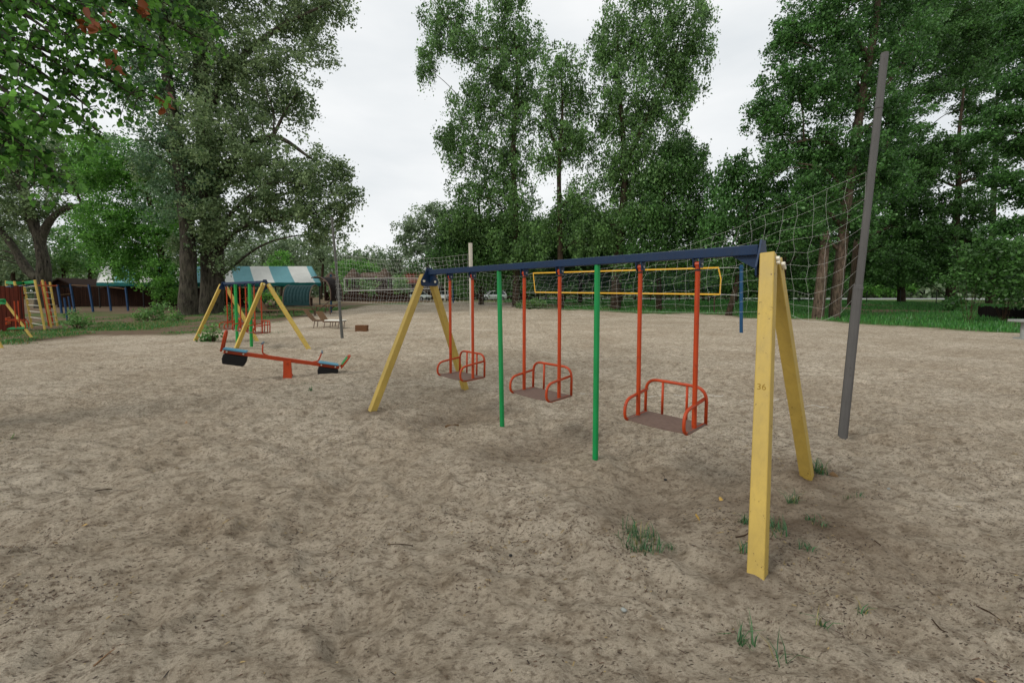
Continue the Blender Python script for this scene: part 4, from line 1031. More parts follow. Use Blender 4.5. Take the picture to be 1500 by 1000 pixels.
def tuft(label, px, py, n, rad, h, dry=.08, wd=.0056):
    n = int(n * 1.15); h *= .85; rad *= .55 if n < 45 else 1
    c = sit(G(px, py)); r = rad * np.sqrt(rng.random(n)); a = rng.random(n) * 6.283
    xy = np.stack([c.x + r * np.cos(a), c.y + r * np.sin(a)], 1); V, F, tt = blades('t', xy, h, wd, M['tuft'], .9, dry)
    tag(np_mesh('grass_tuft', V, F, M['tuft'], None, tt, tuple(c)), label, 'grass tuft', 'grass tufts in the sand')
for a in (('widest green grass tuft alone on the sand left of the near yellow leg', 937, 800, 150, .14, .085), ('thin grass tuft just right of the widest tuft', 985, 797, 16, .05, .05), ('bushy grass tuft against the foot of the rear yellow leg', 1200, 693, 70, .06, .13),
          ('upright grass tuft halfway between the two near yellow legs', 1161, 735, 34, .06, .11), ('grass tuft right beside the near yellow leg', 1134, 775, 55, .09, .1), ('grass sprig left of the near yellow leg', 1092, 762, 30, .08, .08),
          ('small grass sprig low by the foot of the near yellow leg', 1088, 800, 18, .05, .07), ('sparse grass tuft right of the near yellow leg', 1183, 803, 30, .1, .06), ('trailing grass tuft in the middle of the weedy patch', 1195, 760, 34, .14, .05),
          ('pale grass sprig behind the weedy patch near the rear leg', 1250, 722, 20, .12, .05), ('tiny grass sprig alone near the lower right', 1262, 893, 14, .05, .06), ('lone upright blades near the bottom, left of another sprig', 1085, 932, 14, .03, .13),
          ('grass sprig near the bottom below the near yellow leg', 1103, 935, 7, .02, .12), ('grass sprig beside a dry twig near the bottom right', 1202, 918, 12, .04, .09), ('bent thin blades at the bottom edge', 1143, 962, 8, .05, .1),
          ('small weed tuft on the sand in front of the seesaw', 455, 573, 30, .06, .08), ('low weed sprig below the seesaw post', 440, 563, 40, .2, .04), ('grass tuft at the smaller swing right of the seesaw', 395, 487, 200, .7, .1)):
    tuft(*a)
# litter: countless crumbs of bark, stalks and leaf bits pressed into the sand
n = 90000; yy = .9 + (rng.random(n) ** 1.6) * 17; xx = (rng.random(n) - .5) * 2 * (yy * 1.35 + .6)
den = vn(xx, yy, .9, 51) * .6 + vn(xx, yy, .22, 52) * .4; k = rng.random(n) < np.clip((den - .38) * 4, .06, 1); xx, yy = xx[k], yy[k]; n = len(xx)
L = .003 + rng.exponential(.0038, n).clip(0, .03); W = .0012 + .0022 * rng.random(n); a = rng.normal(.35, .8, n); z = hzn(xx, yy)
d = np.stack([np.cos(a), np.sin(a), rng.normal(0, .18, n)], 1) * L[:, None]; s = np.stack([-np.sin(a), np.cos(a), np.zeros(n)], 1) * W[:, None]
C = np.stack([xx, yy, z + .003], 1); up_ = np.array([0, 0, .004])
V = np.stack([C - d - s, C + d - s, C + d + s, C - d + s, C + up_], 1).reshape(-1, 3); kk = np.arange(n)[:, None] * 5
F = np.concatenate([kk + np.array([[0, 1, 4]]), kk + np.array([[1, 2, 4]]), kk + np.array([[2, 3, 4]]), kk + np.array([[3, 0, 4]])], 1).reshape(-1, 3)
M['litter'] = leaf('litter_bits', '#2a1f17', '#5f4a38', .0, '#a08a5c')
tag(np_mesh('litter', V, F, M['litter'], None, np.repeat(rng.random(n), 4)), kind='stuff')
def twig(label, pts, r, mat='twig', dz=.002, grp='fallen twigs'):
    r *= .7
    p = [sit(G(x, y), dz) for x, y in pts]; c = catmull(p, 5)
    o = MB().tube(c, [r * (1.15 - .6 * i / len(c)) for i in range(len(c))], 6).build('twig', M[mat], None, sit(p[0])); tag(o, label, 'twig', grp)
twig('short dark bent twig lying left of the bottom middle', [(567, 799), (585, 797), (605, 794)], .005)
twig('long thin curved twig on the sand below the seesaw', [(355, 738), (385, 733), (420, 724)], .005)
twig('straight dark twig on the left sand', [(139, 719), (152, 714), (164, 710)], .007)
twig('dark curved twig on the right sand', [(1430, 880), (1450, 887), (1466, 896)], .006)
twig('pale dry stalk at the bottom left', [(137, 978), (160, 965), (182, 956)], .005, 'wood')
twig('tiny dark twig beside the near yellow leg', [(1078, 782), (1090, 780), (1100, 778)], .008)
twig('thick dark twig right of the weedy patch', [(1281, 791), (1290, 796)], .007)
twig('dark twig at the lower right edge', [(1365, 910), (1378, 922), (1388, 925)], .005)
o = MB().hexa([sit(G(x, y), dz) for x, y, dz in ((652, 621, 0), (668, 616, 0), (672, 612, .0), (656, 617, 0), (652, 621, .03), (668, 616, .03), (672, 612, .03), (656, 617, .03))]).build('wood_scrap', M['wood'], None, sit(G(660, 617)))
tag(o, 'small brown scrap of wood on the sand left of the green posts', 'wood scrap')
def fallen(label, px, py, mat, sz=.05, grp='fallen leaves on the sand'):
    c = sit(G(px, py), .012); V, F, q = leaf_arrays(np.array([tuple(c)]), sz, .75, .9, 0, True, 0); 
    o = np_mesh('fallen_leaf', V, F, M[mat], None, np.full(len(F), random.random() * .8), tuple(c)); tag(o, label, 'leaf', grp)
M['lf_yellow'] = leaf('yellow_fallen_leaf', '#b98a3a', '#d8b45a', .2)
M['lf_tan'] = leaf('tan_fallen_leaf', '#9a7d5c', '#c4a27c', .2)
for a in (('green fallen leaf on the shaded sand at the left edge', 18, 635, 'lf_bright', .09), ('large tan fallen leaf behind the rear near yellow leg', 1221, 697, 'lf_tan', .1), ('yellow fallen leaf in front of the swing hollow', 1056, 727, 'lf_yellow', .045),
          ('long yellow fallen leaf left of the near yellow leg', 1022, 752, 'lf_yellow', .06), ('orange fallen leaf at the lower left', 124, 769, 'lf_yellow', .03), ('tan fallen leaf on the bare sand in the left middle', 541, 733, 'lf_tan', .04), ('tan fallen leaf near the lower right corner', 1438, 985, 'lf_tan', .04),
          ('brown fallen leaf in front of the seesaw', 272, 621, 'lf_tan', .06), ('orange fallen leaf below the curved twig', 333, 945, 'lf_yellow', .025)): fallen(*a)
def stone(label, px, py, r):
    c = sit(G(px, py), r * .3); m = MB(); m.ball(c, r, 8, 5, (1, .8, .6))
    for v in m.v: v += Vector((random.gauss(0, 1), random.gauss(0, 1), random.gauss(0, 1))) * r * .1
    tag(m.build('pebble', M['iron'] if 'black' in label else M['concrete'], None, c, True), label, 'pebble', 'pebbles on the sand')
stone('black pebble in the bottom middle of the sand', 748, 808, .012); stone('dark grey pebble left of the lone sprigs near the bottom', 914, 893, .016)
stone('black pebble lying right of the smaller green post', 975, 688, .016); stone('pale pebble behind the weedy patch', 1302, 712, .014)
stone('pale pebble on the far left sand', 118, 573, .014)
#@@PART3
# ================================================================== TENT, SEATS, FENCES, HUTS, CARS
def stripes(name, ca, cb, width, off):
    t = NT(name); o = coords(t); sep = t.a('ShaderNodeSeparateXYZ'); t.l(o, sep.inputs[0])
    # stripes lean with the slope of the cloth
    ad = t.a('ShaderNodeMath', operation='MULTIPLY_ADD'); t.l(sep.outputs[1], ad.inputs[0]); ad.inputs[1].default_value = .8; t.l(sep.outputs[0], ad.inputs[2])
    mu = t.a('ShaderNodeMath', operation='MULTIPLY_ADD'); t.l(ad.outputs[0], mu.inputs[0]); mu.inputs[1].default_value = .5 / width; mu.inputs[2].default_value = off
    fr = t.a('ShaderNodeMath', operation='FRACT'); t.l(mu.outputs[0], fr.inputs[0])
    st = t.ramp(fr.outputs[0], [(.49, BW[0]), (.51, BW[1])]); v = t.noise(o, 1.3, 5, .6)
    a = t.mix(v, tuple(x * .8 for x in lin(ca)[:3]) + (1,), lin(ca)); b_ = t.mix(v, tuple(x * .8 for x in lin(cb)[:3]) + (1,), lin(cb))
    return t.fin(t.mix(st, a, b_), .75, t.bump(v, .5, .08), .2)
Yt = 36.0; xr = (471 - 750) * Yt / FPX; xl = (143 - 750) * Yt / FPX
er = at(471, 414, Yt); zr = at(458, 390, Yt + 2.5).z; ze = er.z
tent = empty('tent', on(xr, Yt), 'long striped white and teal tent canopy behind the smaller swing', 'tent')
M['stripes'] = stripes('tent_stripes', '#e4e4de', '#74aab2', 1.77, .64)
dxr = 2.0
A0 = Vector((xl, Yt, ze)); A1 = Vector((xr, Yt, ze)); B0 = Vector((xl - dxr, Yt + 2.5, zr)); B1 = Vector((xr - dxr, Yt + 2.5, zr)); C0 = Vector((xl - 2 * dxr, Yt + 5, ze)); C1 = Vector((xr - 2 * dxr, Yt + 5, ze))
m = MB(); ng = 24
def sag(a, b, k): return a.lerp(b, k / ng)
for k in range(ng):
    for (p, q, r_, s_) in ((A0, A1, B1, B0), (B0, B1, C1, C0)):
        for j in range(4):
            f0, f1 = j / 4, (j + 1) / 4
            def pt(u, v):
                x = p.lerp(q, u).lerp(s_.lerp(r_, u), v); x.z -= .14 * math.sin(math.pi * v) * (.6 + .4 * math.cos(u * ng * math.pi * .5)); return x
            m.face([pt(k / ng, f0), pt((k + 1) / ng, f0), pt((k + 1) / ng, f1), pt(k / ng, f1)])
m.face([A1, C1, B1]); m.face([A0, B0, C0])
ro = m.build('roof', M['stripes'], tent); ro.modifiers.new('thickness', 'SOLIDIFY').thickness = .01
m = MB()
for a, b_ in ((A0, A1), (A1, C1), (C1, C0), (C0, A0)):
    n_ = 30 if (b_ - a).length > 8 else 8
    for k in range(n_):
        p, q = a.lerp(b_, k / n_), a.lerp(b_, (k + 1) / n_); dz = Vector((0, 0, -.26 - .03 * (k % 2)))
        m.bar((p + p + dz) / 2, (q + q + dz) / 2, .012, .3, Vector((-(b_ - a).y, (b_ - a).x, 0)))
m.build('valance', M['tentedge'], tent)
for k in range(6):
    for yy in (Yt + .1, Yt + 4.9):
        x = xl + (xr - xl) * k / 5 * .985 + .1 - (0 if yy < Yt + 2 else 3.9); MB().tube([sit(Vector((x, yy, 0)), -.2), Vector((x, yy, ze))], .05, 6).build('post', M['iron'], tent)
m = MB(); m.box(sit(Vector(((xl + xr) / 2 - 6, Yt + 4.6, 0)), .7), (xr - xl - 7, .08, 1.9)); m.build('back_wall', M['fence'], tent)
for k in range(3):
    c = sit(Vector((xl + 8 + 4.5 * k, Yt + 1.6, 0)))
    tb = empty('trestle_table', c, ['wooden table under the tent behind the poplar trunks', 'wooden table under the middle of the striped tent', 'wooden table under the right part of the striped tent'][k], 'table', 'tables under the tent')
    MB().box(c + Vector((0, 0, .74)), (2.2, .8, .05)).build('tabletop', M['wood'], tb)
    for sx_ in (-.95, .95): MB().box(c + Vector((sx_, 0, .36)), (.06, .6, .72)).build('leg', M['wooddark'], tb)

def canopy_bench(label, c, rz, mat, sc=1.0, w=1.7):
    rt = empty('canopy_bench', c, label, 'canopy bench', None, rz)
    def P(x, y, z): return mw(rt) @ Vector((x * sc, y * sc, z * sc))
    prof = [(-.55, .72), (-.62, 1.0), (-.6, 1.35), (-.45, 1.7), (-.15, 1.95), (.25, 2.06), (.62, 2.0)]
    pr_ = [(p.x, p.y) for p in catmull([Vector((a, b_, 0)) for a, b_ in prof], 4)]
    m = MB(); nx = 8
    for i in range(len(pr_) - 1):
        for k in range(nx):
            x0, x1 = -w / 2 + w * k / nx, -w / 2 + w * (k + 1) / nx
            def s_(x, q): return P(x, q[0] - .03 * math.sin((x + w / 2) / w * math.pi * 2) ** 2, q[1] - .012 * abs(math.sin((x / w + .5) * math.pi * 2)))
            m.face([s_(x0, pr_[i]), s_(x1, pr_[i]), s_(x1, pr_[i + 1]), s_(x0, pr_[i + 1])])
    o = m.build('canopy', mat, rt, smooth=True); o.modifiers.new('thickness', 'SOLIDIFY').thickness = .012
    m = MB(); m.prism([P(-w / 2, -.575, .72), P(w / 2, -.575, .72), P(w / 2, -.6, 1.0), P(-w / 2, -.6, 1.0)], P(0, -.03, 0) - P(0, 0, 0)); m.build('hem', mat, rt)
    for sx_ in (-1, 1):
        x = sx_ * (w / 2 + .03)
        MB().tube(catmull([P(x, .35, -.1), P(x, .1, .3)] + [P(x, a, b_) for a, b_ in prof], 3), .028 * sc, 6).build('side_frame', M['rust'], rt)
        for k in range(5):
            y0, z0 = prof[k]; MB().tube([P(x, y0, z0), P(x, y0 + .2, z0 - .16)], .013 * sc, 5).build('rung', M['rust'], rt)
        for yy in (-.5, .5): MB().tube([P(x * .8, yy * 1.1, -.15), P(x * .8, yy * .8, .45)], .03 * sc, 6).build('leg', M['rust'], rt)
    MB().hexa([P(-w / 2, -.42, .42), P(w / 2, -.42, .42), P(w / 2, .42, .42), P(-w / 2, .42, .42), P(-w / 2, -.42, .48), P(w / 2, -.42, .48), P(w / 2, .42, .48), P(-w / 2, .42, .48)]).build('seat', M['wood'], rt)
    return rt
canopy_bench('garden bench under a curved dark teal canopy seen from behind', sit(G(441, 463)), R(4), M['tarp'], 1.02, 1.62)
canopy_bench('teal canopy bench partly hidden behind the near legs of the smaller swing', sit(G(391, 456)), R(-14), M['tarp'], .95, 1.3)
canopy_bench('tall bench with dark brown curved canopy seen side on beside the blue post', sit(G(480, 459)), R(74), M['tarpdark'], 1.3, .9)

def lounger(label, c, rz, sc=1.0, cloth=True):
    rt = empty('sun_lounger', c, label, 'lounger', 'slatted loungers by the canopy bench', rz)
    def P(x, y, z): return mw(rt) @ Vector((x * sc, y * sc, z * sc))
    for yy in (-.3, .3):
        MB().tube(fillet([P(-.62, yy, .95), P(-.2, yy, .36), P(.95, yy, .38)], .2, 5), .022 * sc, 6).build('side_rail', M['rust'], rt)
        for xx in (-.12, .8): MB().tube([P(xx + .04, yy, .37), P(xx - .03, yy * 1.1, -.1)], .02 * sc, 6).build('leg', M['rust'], rt)
    for k in range(9):
        f = k / 8; a = P(-.62 + .42 * f, -.33, .97 - .58 * f); b_ = P(-.62 + .42 * f, .33, .97 - .58 * f)
        m = MB(); m.bar(a, b_, .075 * sc, .022 * sc, P(.42, 0, -.58) - P(0, 0, 0)); m.build('back_slat', M['wood'], rt)
    for k in range(9):
        x = -.14 + .13 * k; MB().bar(P(x, -.33, .40), P(x, .33, .40), .09 * sc, .022 * sc, P(1, 0, 0) - P(0, 0, 0)).build('seat_slat', M['wood'], rt)
    if cloth:
        MB().hexa([P(-.1, -.34, .42), P(.98, -.34, .42), P(.98, .34, .42), P(-.1, .34, .42), P(-.1, -.34, .50), P(.98, -.34, .48), P(.98, .34, .48), P(-.1, .34, .50)]).build('cushion', M['cloth'], rt, bevel=.03)
lounger('slatted wooden lounger with white seat cushion beside the thin grey pole', sit(G(482, 481)), R(-8), .78, True)
lounger('pale slatted wooden lounger without cushion left of the white cushioned one', sit(G(466, 479)), R(10), .92, False)
lounger('far slatted lounger seen between the legs of the smaller swing', sit(G(392, 464)), R(-6), 1.15, False)
# brown block on the sand
bc = sit(G(530, 484.5)); blk = empty('brick_block', bc, 'small brown brick block standing alone on the sand right of the thin pole', 'block')
m = MB()
for r_ in range(3):
    for k in range(3 if r_ % 2 == 0 else 4):
        wd = .17 if r_ % 2 == 0 else (.17 if k in (1, 2) else .083)
        x = (-.17 + .175 * k) if r_ % 2 == 0 else (-.215, -.088, .088, .215)[k]
        m.box(bc + Vector((x, 0, .05 + .098 * r_)), (wd, .24, .092))
m.build('bricks', M['block'], blk, bevel=.006)
m = MB(); m.box(bc + Vector((0, 0, .14)), (.49, .22, .27)); m.build('mortar', M['wood'], blk)

# ---- far left: climbing frame, bars, plank fences, hut, small swing
cl = empty('climbing_frame', sit(G(55, 484)), 'yellow ladder climbing frame with green top rail beside the red plank fence', 'climbing frame')
tops = [(9, 411), (21, 412), (34, 412), (51, 410), (62, 410), (73, 413)]; bots = [(None), (37, 484), (48, 480), (67, 484), (76, 479), (85, 477)]
PT = []; PB_ = []
for (tx, ty), b_ in zip(tops, bots):
    if b_ is None: p = sit(Vector((-23.8, 19.3, 0))); tp_ = at(tx, ty, 19.6)
    else: p = sit(G(*b_)); tp_ = at(tx, ty, p.y + .15)
    PT.append(tp_); PB_.append(p); MB().tube([p - Vector((0, 0, .2)), tp_], .042, 8).build('post', M['yellow2'], cl)
for a, b_ in ((2, 3), (4, 5)):
    for k in range(7):
        f = .1 + .13 * k; MB().tube([PB_[a].lerp(PT[a], f), PB_[b_].lerp(PT[b_], f)], .018, 6).build('rung', M['cap'], cl)
for a, b_ in ((0, 1), (1, 2), (2, 3)): MB().bar(PT[a] - Vector((0, 0, .08)), PT[b_] - Vector((0, 0, .08)), .05, .13, (0, 1, 0)).build('top_rail', M['green'], cl)
MB().tube([at(4, 420, 19.4), at(50, 418, 19.6)], .03, 6).build('cross_bar', M['postblue'], cl)
MB().tube([PT[3] - Vector((0, 0, .25)), at(83, 418.5, 20.5)], .035, 6).build('cross_bar', M['orange'], cl)
l0 = at(60, 412, 21.2); l1 = sit(at(72, 478, 21.2)); l2 = at(66, 412, 21.6); l3 = sit(at(78, 477, 21.6))
for a, b_ in ((l0, l1), (l2, l3)): MB().tube([a, b_], .03, 6).build('ladder_rail', M['red'], cl)
for k in range(8): MB().tube([l0.lerp(l1, .08 + .11 * k), l2.lerp(l3, .08 + .11 * k)], .014, 5).build('ladder_rung', M['red'], cl)
pb = empty('pull_up_bars', sit(G(110, 458)), 'row of blue pull up bars in front of the dark brown fence', 'pull up bars')
pp = []
for tx, ty, bx, by in ((84, 417, 91, 459), (103, 416, 110, 457), (130, 417, 137, 457), (158, 418, 163, 455), (184, 421, 188, 455)):
    q = sit(G(bx, by)); tq = at(tx, ty, q.y); pp.append((q, tq)); MB().bar(q - Vector((0, 0, .2)), tq, .1, .1, (1, 0, 0)).build('post', M['barblue'], pb)
for a, b_, dz in ((0, 1, .75), (1, 2, .08), (2, 3, .1), (3, 4, .12)): MB().tube([pp[a][1] - Vector((0, 0, dz)), pp[b_][1] - Vector((0, 0, dz))], .028, 6).build('bar', M['wood'], pb)
for tx, ty, bx, by in ((94, 436, 99, 469), (100, 434, 104, 458)):
    q = sit(G(bx, by)); MB().tube([q - Vector((0, 0, .2)), at(tx, ty, q.y)], .05, 6).build('short_post', M['barblue'], pb)
def plank_fence(label, a, b_, h, mat, n, th=.05, posts=True, name='plank_fence', jag=.06):
    rt = empty(name, Vector((a.x, a.y, gz(a.x, a.y))), label, 'fence'); d = (b_ - a); d.z = 0; L = d.length; d.normalize(); nn = Vector((-d.y, d.x, 0)); m = MB(); k = 0; wd = L / n
    for k in range(n):
        p = a + d * (wd * k + .006); q = a + d * (wd * (k + 1) - .006); z0 = min(hz(p.x, p.y), hz(q.x, q.y)) - .1; z1 = (hz(p.x, p.y) + hz(q.x, q.y)) / 2 + h + random.uniform(-jag, jag)
        t0 = random.uniform(0, .015)
        m.hexa([Vector((v.x, v.y, z)) for z in (z0, z1) for v in (p + nn * t0, q + nn * t0, q + nn * (t0 + th), p + nn * (t0 + th))])
    m.build('planks', mat, rt)
    for f in (.25, .8):
        za, zb = hz(a.x, a.y) + h * f, hz(b_.x, b_.y) + h * f
        MB().bar(Vector((a.x, a.y, za)) + nn * (th + .05), Vector((b_.x, b_.y, zb)) + nn * (th + .05), .05, .1, nn).build('rail', mat, rt)
    return rt
a = sit(G(36, 485)); plank_fence('red brown plank fence panel at the left edge behind the small swing', sit(Vector((a.x - 5.2, a.y - 1.0, 0))), a, 1.95, M['fencered'], 34)
plank_fence('dark brown plank fence behind the blue pull up bars', sit(at(84, 452, 37)), sit(at(300, 450, 39)), 1.75, M['fence'], 72)
hut = empty('hut', sit(at(98, 450, 40)), 'small dark wooden hut with low gable roof behind the blue pull up bars', 'hut')
h0 = at(76, 420, 39.6); h1 = at(124, 420, 39.6); apx = at(91, 407, 39.6); g0 = sit(h0); g1 = sit(h1)
m = MB(); m.prism([Vector((h0.x, h0.y, g0.z - .2)), Vector((h1.x, h1.y, g1.z - .2)), Vector((h1.x, h1.y, at(124, 423, 39.6).z)), apx - Vector((0, 0, .2)), Vector((h0.x, h0.y, at(76, 417, 39.6).z))], (0, 4, 0)); m.build('wall', M['fence'], hut)
m = MB()
for p, q in ((apx, at(71, 417.5, 39.6)), (apx, at(131, 426, 39.6))):
    p0 = Vector((p.x, 39.2, p.z)); q0 = Vector((q.x, 39.2, q.z)); m.prism([p0, q0, q0 + Vector((0, 0, -.14)), p0 + Vector((0, 0, -.14))], (0, 4.9, 0))
m.build('roof', M['roofdark'], hut)
m = MB(); m.box(Vector((apx.x + .3, 39.58, gz(apx.x, 40) + .95)), (.8, .04, 1.9)); m.build('door', M['fencedark'], hut)
# small low swing at the left edge
ls = empty('swing_set', sit(G(20, 502)), 'low yellow legged swing with green brackets cut off by the left edge', 'swing frame')
f1 = sit(G(52, 494)); f0 = sit(G(8, 511)); ap = at(4, 440, f1.y); ap2 = at(-38, 438, f0.y); ap2.z = ap.z
for e_, f_ in ((ap, f1), (ap2, f0)):
    dv = Vector((f_.x - e_.x, f_.y - e_.y, 0))
    for s_ in (1, -1):
        q = sit(e_ + dv * s_); MB().tube([q - Vector((0, 0, .2)), e_ + dv * (.04 * s_)], .04, 8).build('leg', M['yellow2'], ls)
    MB().prism([e_ + Vector((-.16, -.0, -.14)), e_ + Vector((.16, .0, -.14)), e_ + Vector((.1, 0, .06)), e_ + Vector((-.1, 0, .06))], (0, -.05, 0)).build('bracket', M['green'], ls)
MB().tube([ap, ap2], .045, 8).build('beam', M['green'], ls)
lw = empty('hanging_swing', (ap + ap2) / 2 + Vector((.15, .6, 0)), 'red swing bench with a green seat board under the low swing at the left edge', 'swing', None, math.atan2((ap - ap2).y, (ap - ap2).x))
def P(x, y, z): return mw(lw) @ Vector((x, y, z))
for sx_ in (-.4, .4):
    MB().tube([P(sx_, 0, 0), P(sx_, 0, -.95)], .016, 6).build('hanger', M['red'], lw)
    MB().tube(fillet([P(sx_, .2, -.65), P(sx_, -.2, -.7), P(sx_, -.22, -.97), P(sx_, .2, -.97)], .08, 4), .018, 6).build('armrest', M['red'], lw)
MB().hexa([P(x, y, z) for z in (-.98, -.94) for x, y in ((-.42, -.2), (.42, -.2), (.42, .2), (-.42, .2))]).build('seat', M['green'], lw)
for z_ in (-.62, -.76): MB().bar(P(-.42, .21, z_), P(.42, .21, z_), .09, .03, (0, 0, 1)).build('back_board', M['red'], lw)

# ---- beyond the court: gazebos, long roof, red roof, fences, cars
def gazebo(label, px, Y, half, apexpy, eavepy):
    c = sit(at(px, 440, Y)); rt = empty('gazebo', c, label, 'gazebo', 'thatched gazebos'); r_ = half * Y / FPX; za = at(px, apexpy, Y).z; ze_ = at(px, eavepy, Y).z
    m = MB(); ns = 14; rings = [(r_ * 1.0, ze_), (r_ * .98, ze_ + .1), (r_ * .62, ze_ + (za - ze_) * .48), (r_ * .3, ze_ + (za - ze_) * .8), (.05, za)]
    pts = [[Vector((c.x + math.cos(2 * math.pi * k / ns) * a * random.uniform(.96, 1.04), c.y + math.sin(2 * math.pi * k / ns) * a * random.uniform(.96, 1.04), z + random.uniform(-.04, .04))) for k in range(ns)] for a, z in rings]
    for i in range(4):
        for k in range(ns): m.face([pts[i][k], pts[i][(k + 1) % ns], pts[i + 1][(k + 1) % ns], pts[i + 1][k]])
    m.build('roof', M['thatch'], rt)
    for k in range(6):
        a = k * math.pi / 3; q = c + Vector((math.cos(a), math.sin(a), 0)) * r_ * .75; MB().tube([Vector((q.x, q.y, c.z - .2)), Vector((q.x, q.y, ze_ + .15))], .09, 6).build('post', M['wooddark'], rt)
    m = MB()
    for k in range(6):
        if k == 4: continue
        a0, a1 = k * math.pi / 3, (k + 1) * math.pi / 3; p = c + Vector((math.cos(a0), math.sin(a0), 0)) * r_ * .72; q = c + Vector((math.cos(a1), math.sin(a1), 0)) * r_ * .72
        m.bar(p + Vector((0, 0, .6)), q + Vector((0, 0, .6)), .06, 1.3, (p + q) / 2 - c)
    m.build('wall', M['wallbrown'], rt)
gazebo('thatched conical gazebo nearer the tent behind the white bordered net', 518, 58, 13, 393.5, 408)
gazebo('thatched conical gazebo next to the red roofed building', 564, 60, 13, 393, 408)
gazebo('dark roofed gazebo half hidden behind the dark canopy bench', 486, 60, 13, 398, 413)
def shed(label, px0, px1, Y, ridge, eave, roofm, wallm, dep=5, name='shed'):
    a = at(px0, eave, Y); b_ = at(px1, eave, Y); rt = empty(name, sit((a + b_) / 2), label, 'building'); zr_ = at(px0, ridge, Y + dep / 2).z; base = min(hz(a.x, Y), hz(b_.x, Y)) - .3
    m = MB(); m.prism([Vector((a.x - .4, Y - .4, a.z)), Vector((a.x - .4, Y + dep / 2, zr_)), Vector((a.x - .4, Y + dep + .4, a.z)), Vector((a.x - .4, Y + dep + .4, a.z - .15)), Vector((a.x - .4, Y + dep / 2, zr_ - .15)), Vector((a.x - .4, Y - .4, a.z - .15))], (b_.x - a.x + .8, 0, 0)); m.build('roof', roofm, rt)
    m = MB(); m.prism([Vector((a.x, Y, base)), Vector((a.x, Y, a.z - .1)), Vector((a.x, Y + dep / 2, zr_ - .2)), Vector((a.x, Y + dep, a.z - .1)), Vector((a.x, Y + dep, base))], (b_.x - a.x, 0, 0)); m.build('wall', wallm, rt)
    n_ = max(2, int((b_.x - a.x) / 2.2))
    for k in range(n_):
        x = a.x + (b_.x - a.x) * (k + .5) / n_; m = MB(); m.box((x, Y - .03, base + 1.6), (.8, .05, .8)); f_ = m.build('window', M['wood'], rt); m = MB(); m.box((x, Y - .06, base + 1.6), (.66, .02, .66)); m.build('pane', M['glass'], f_)
shed('long brown shed with low thatched roof between the gazebos', 528, 556, 62, 399, 406, M['thatch'], M['wallbrown'], 4)
shed('brown building under a dull red pitched roof behind the far swing legs', 588, 640, 70, 397, 414, M['roofred'], M['wallbrown'], 7, 'house')
plank_fence('dark plank fence behind the white bordered net', sit(at(488, 440, 56)), sit(at(600, 440, 55)), 1.8, M['fence'], 60)
plank_fence('brown plank fence behind the parked cars', sit(at(606, 440, 70)), sit(at(790, 440, 72)), 2.1, M['fence'], 90)
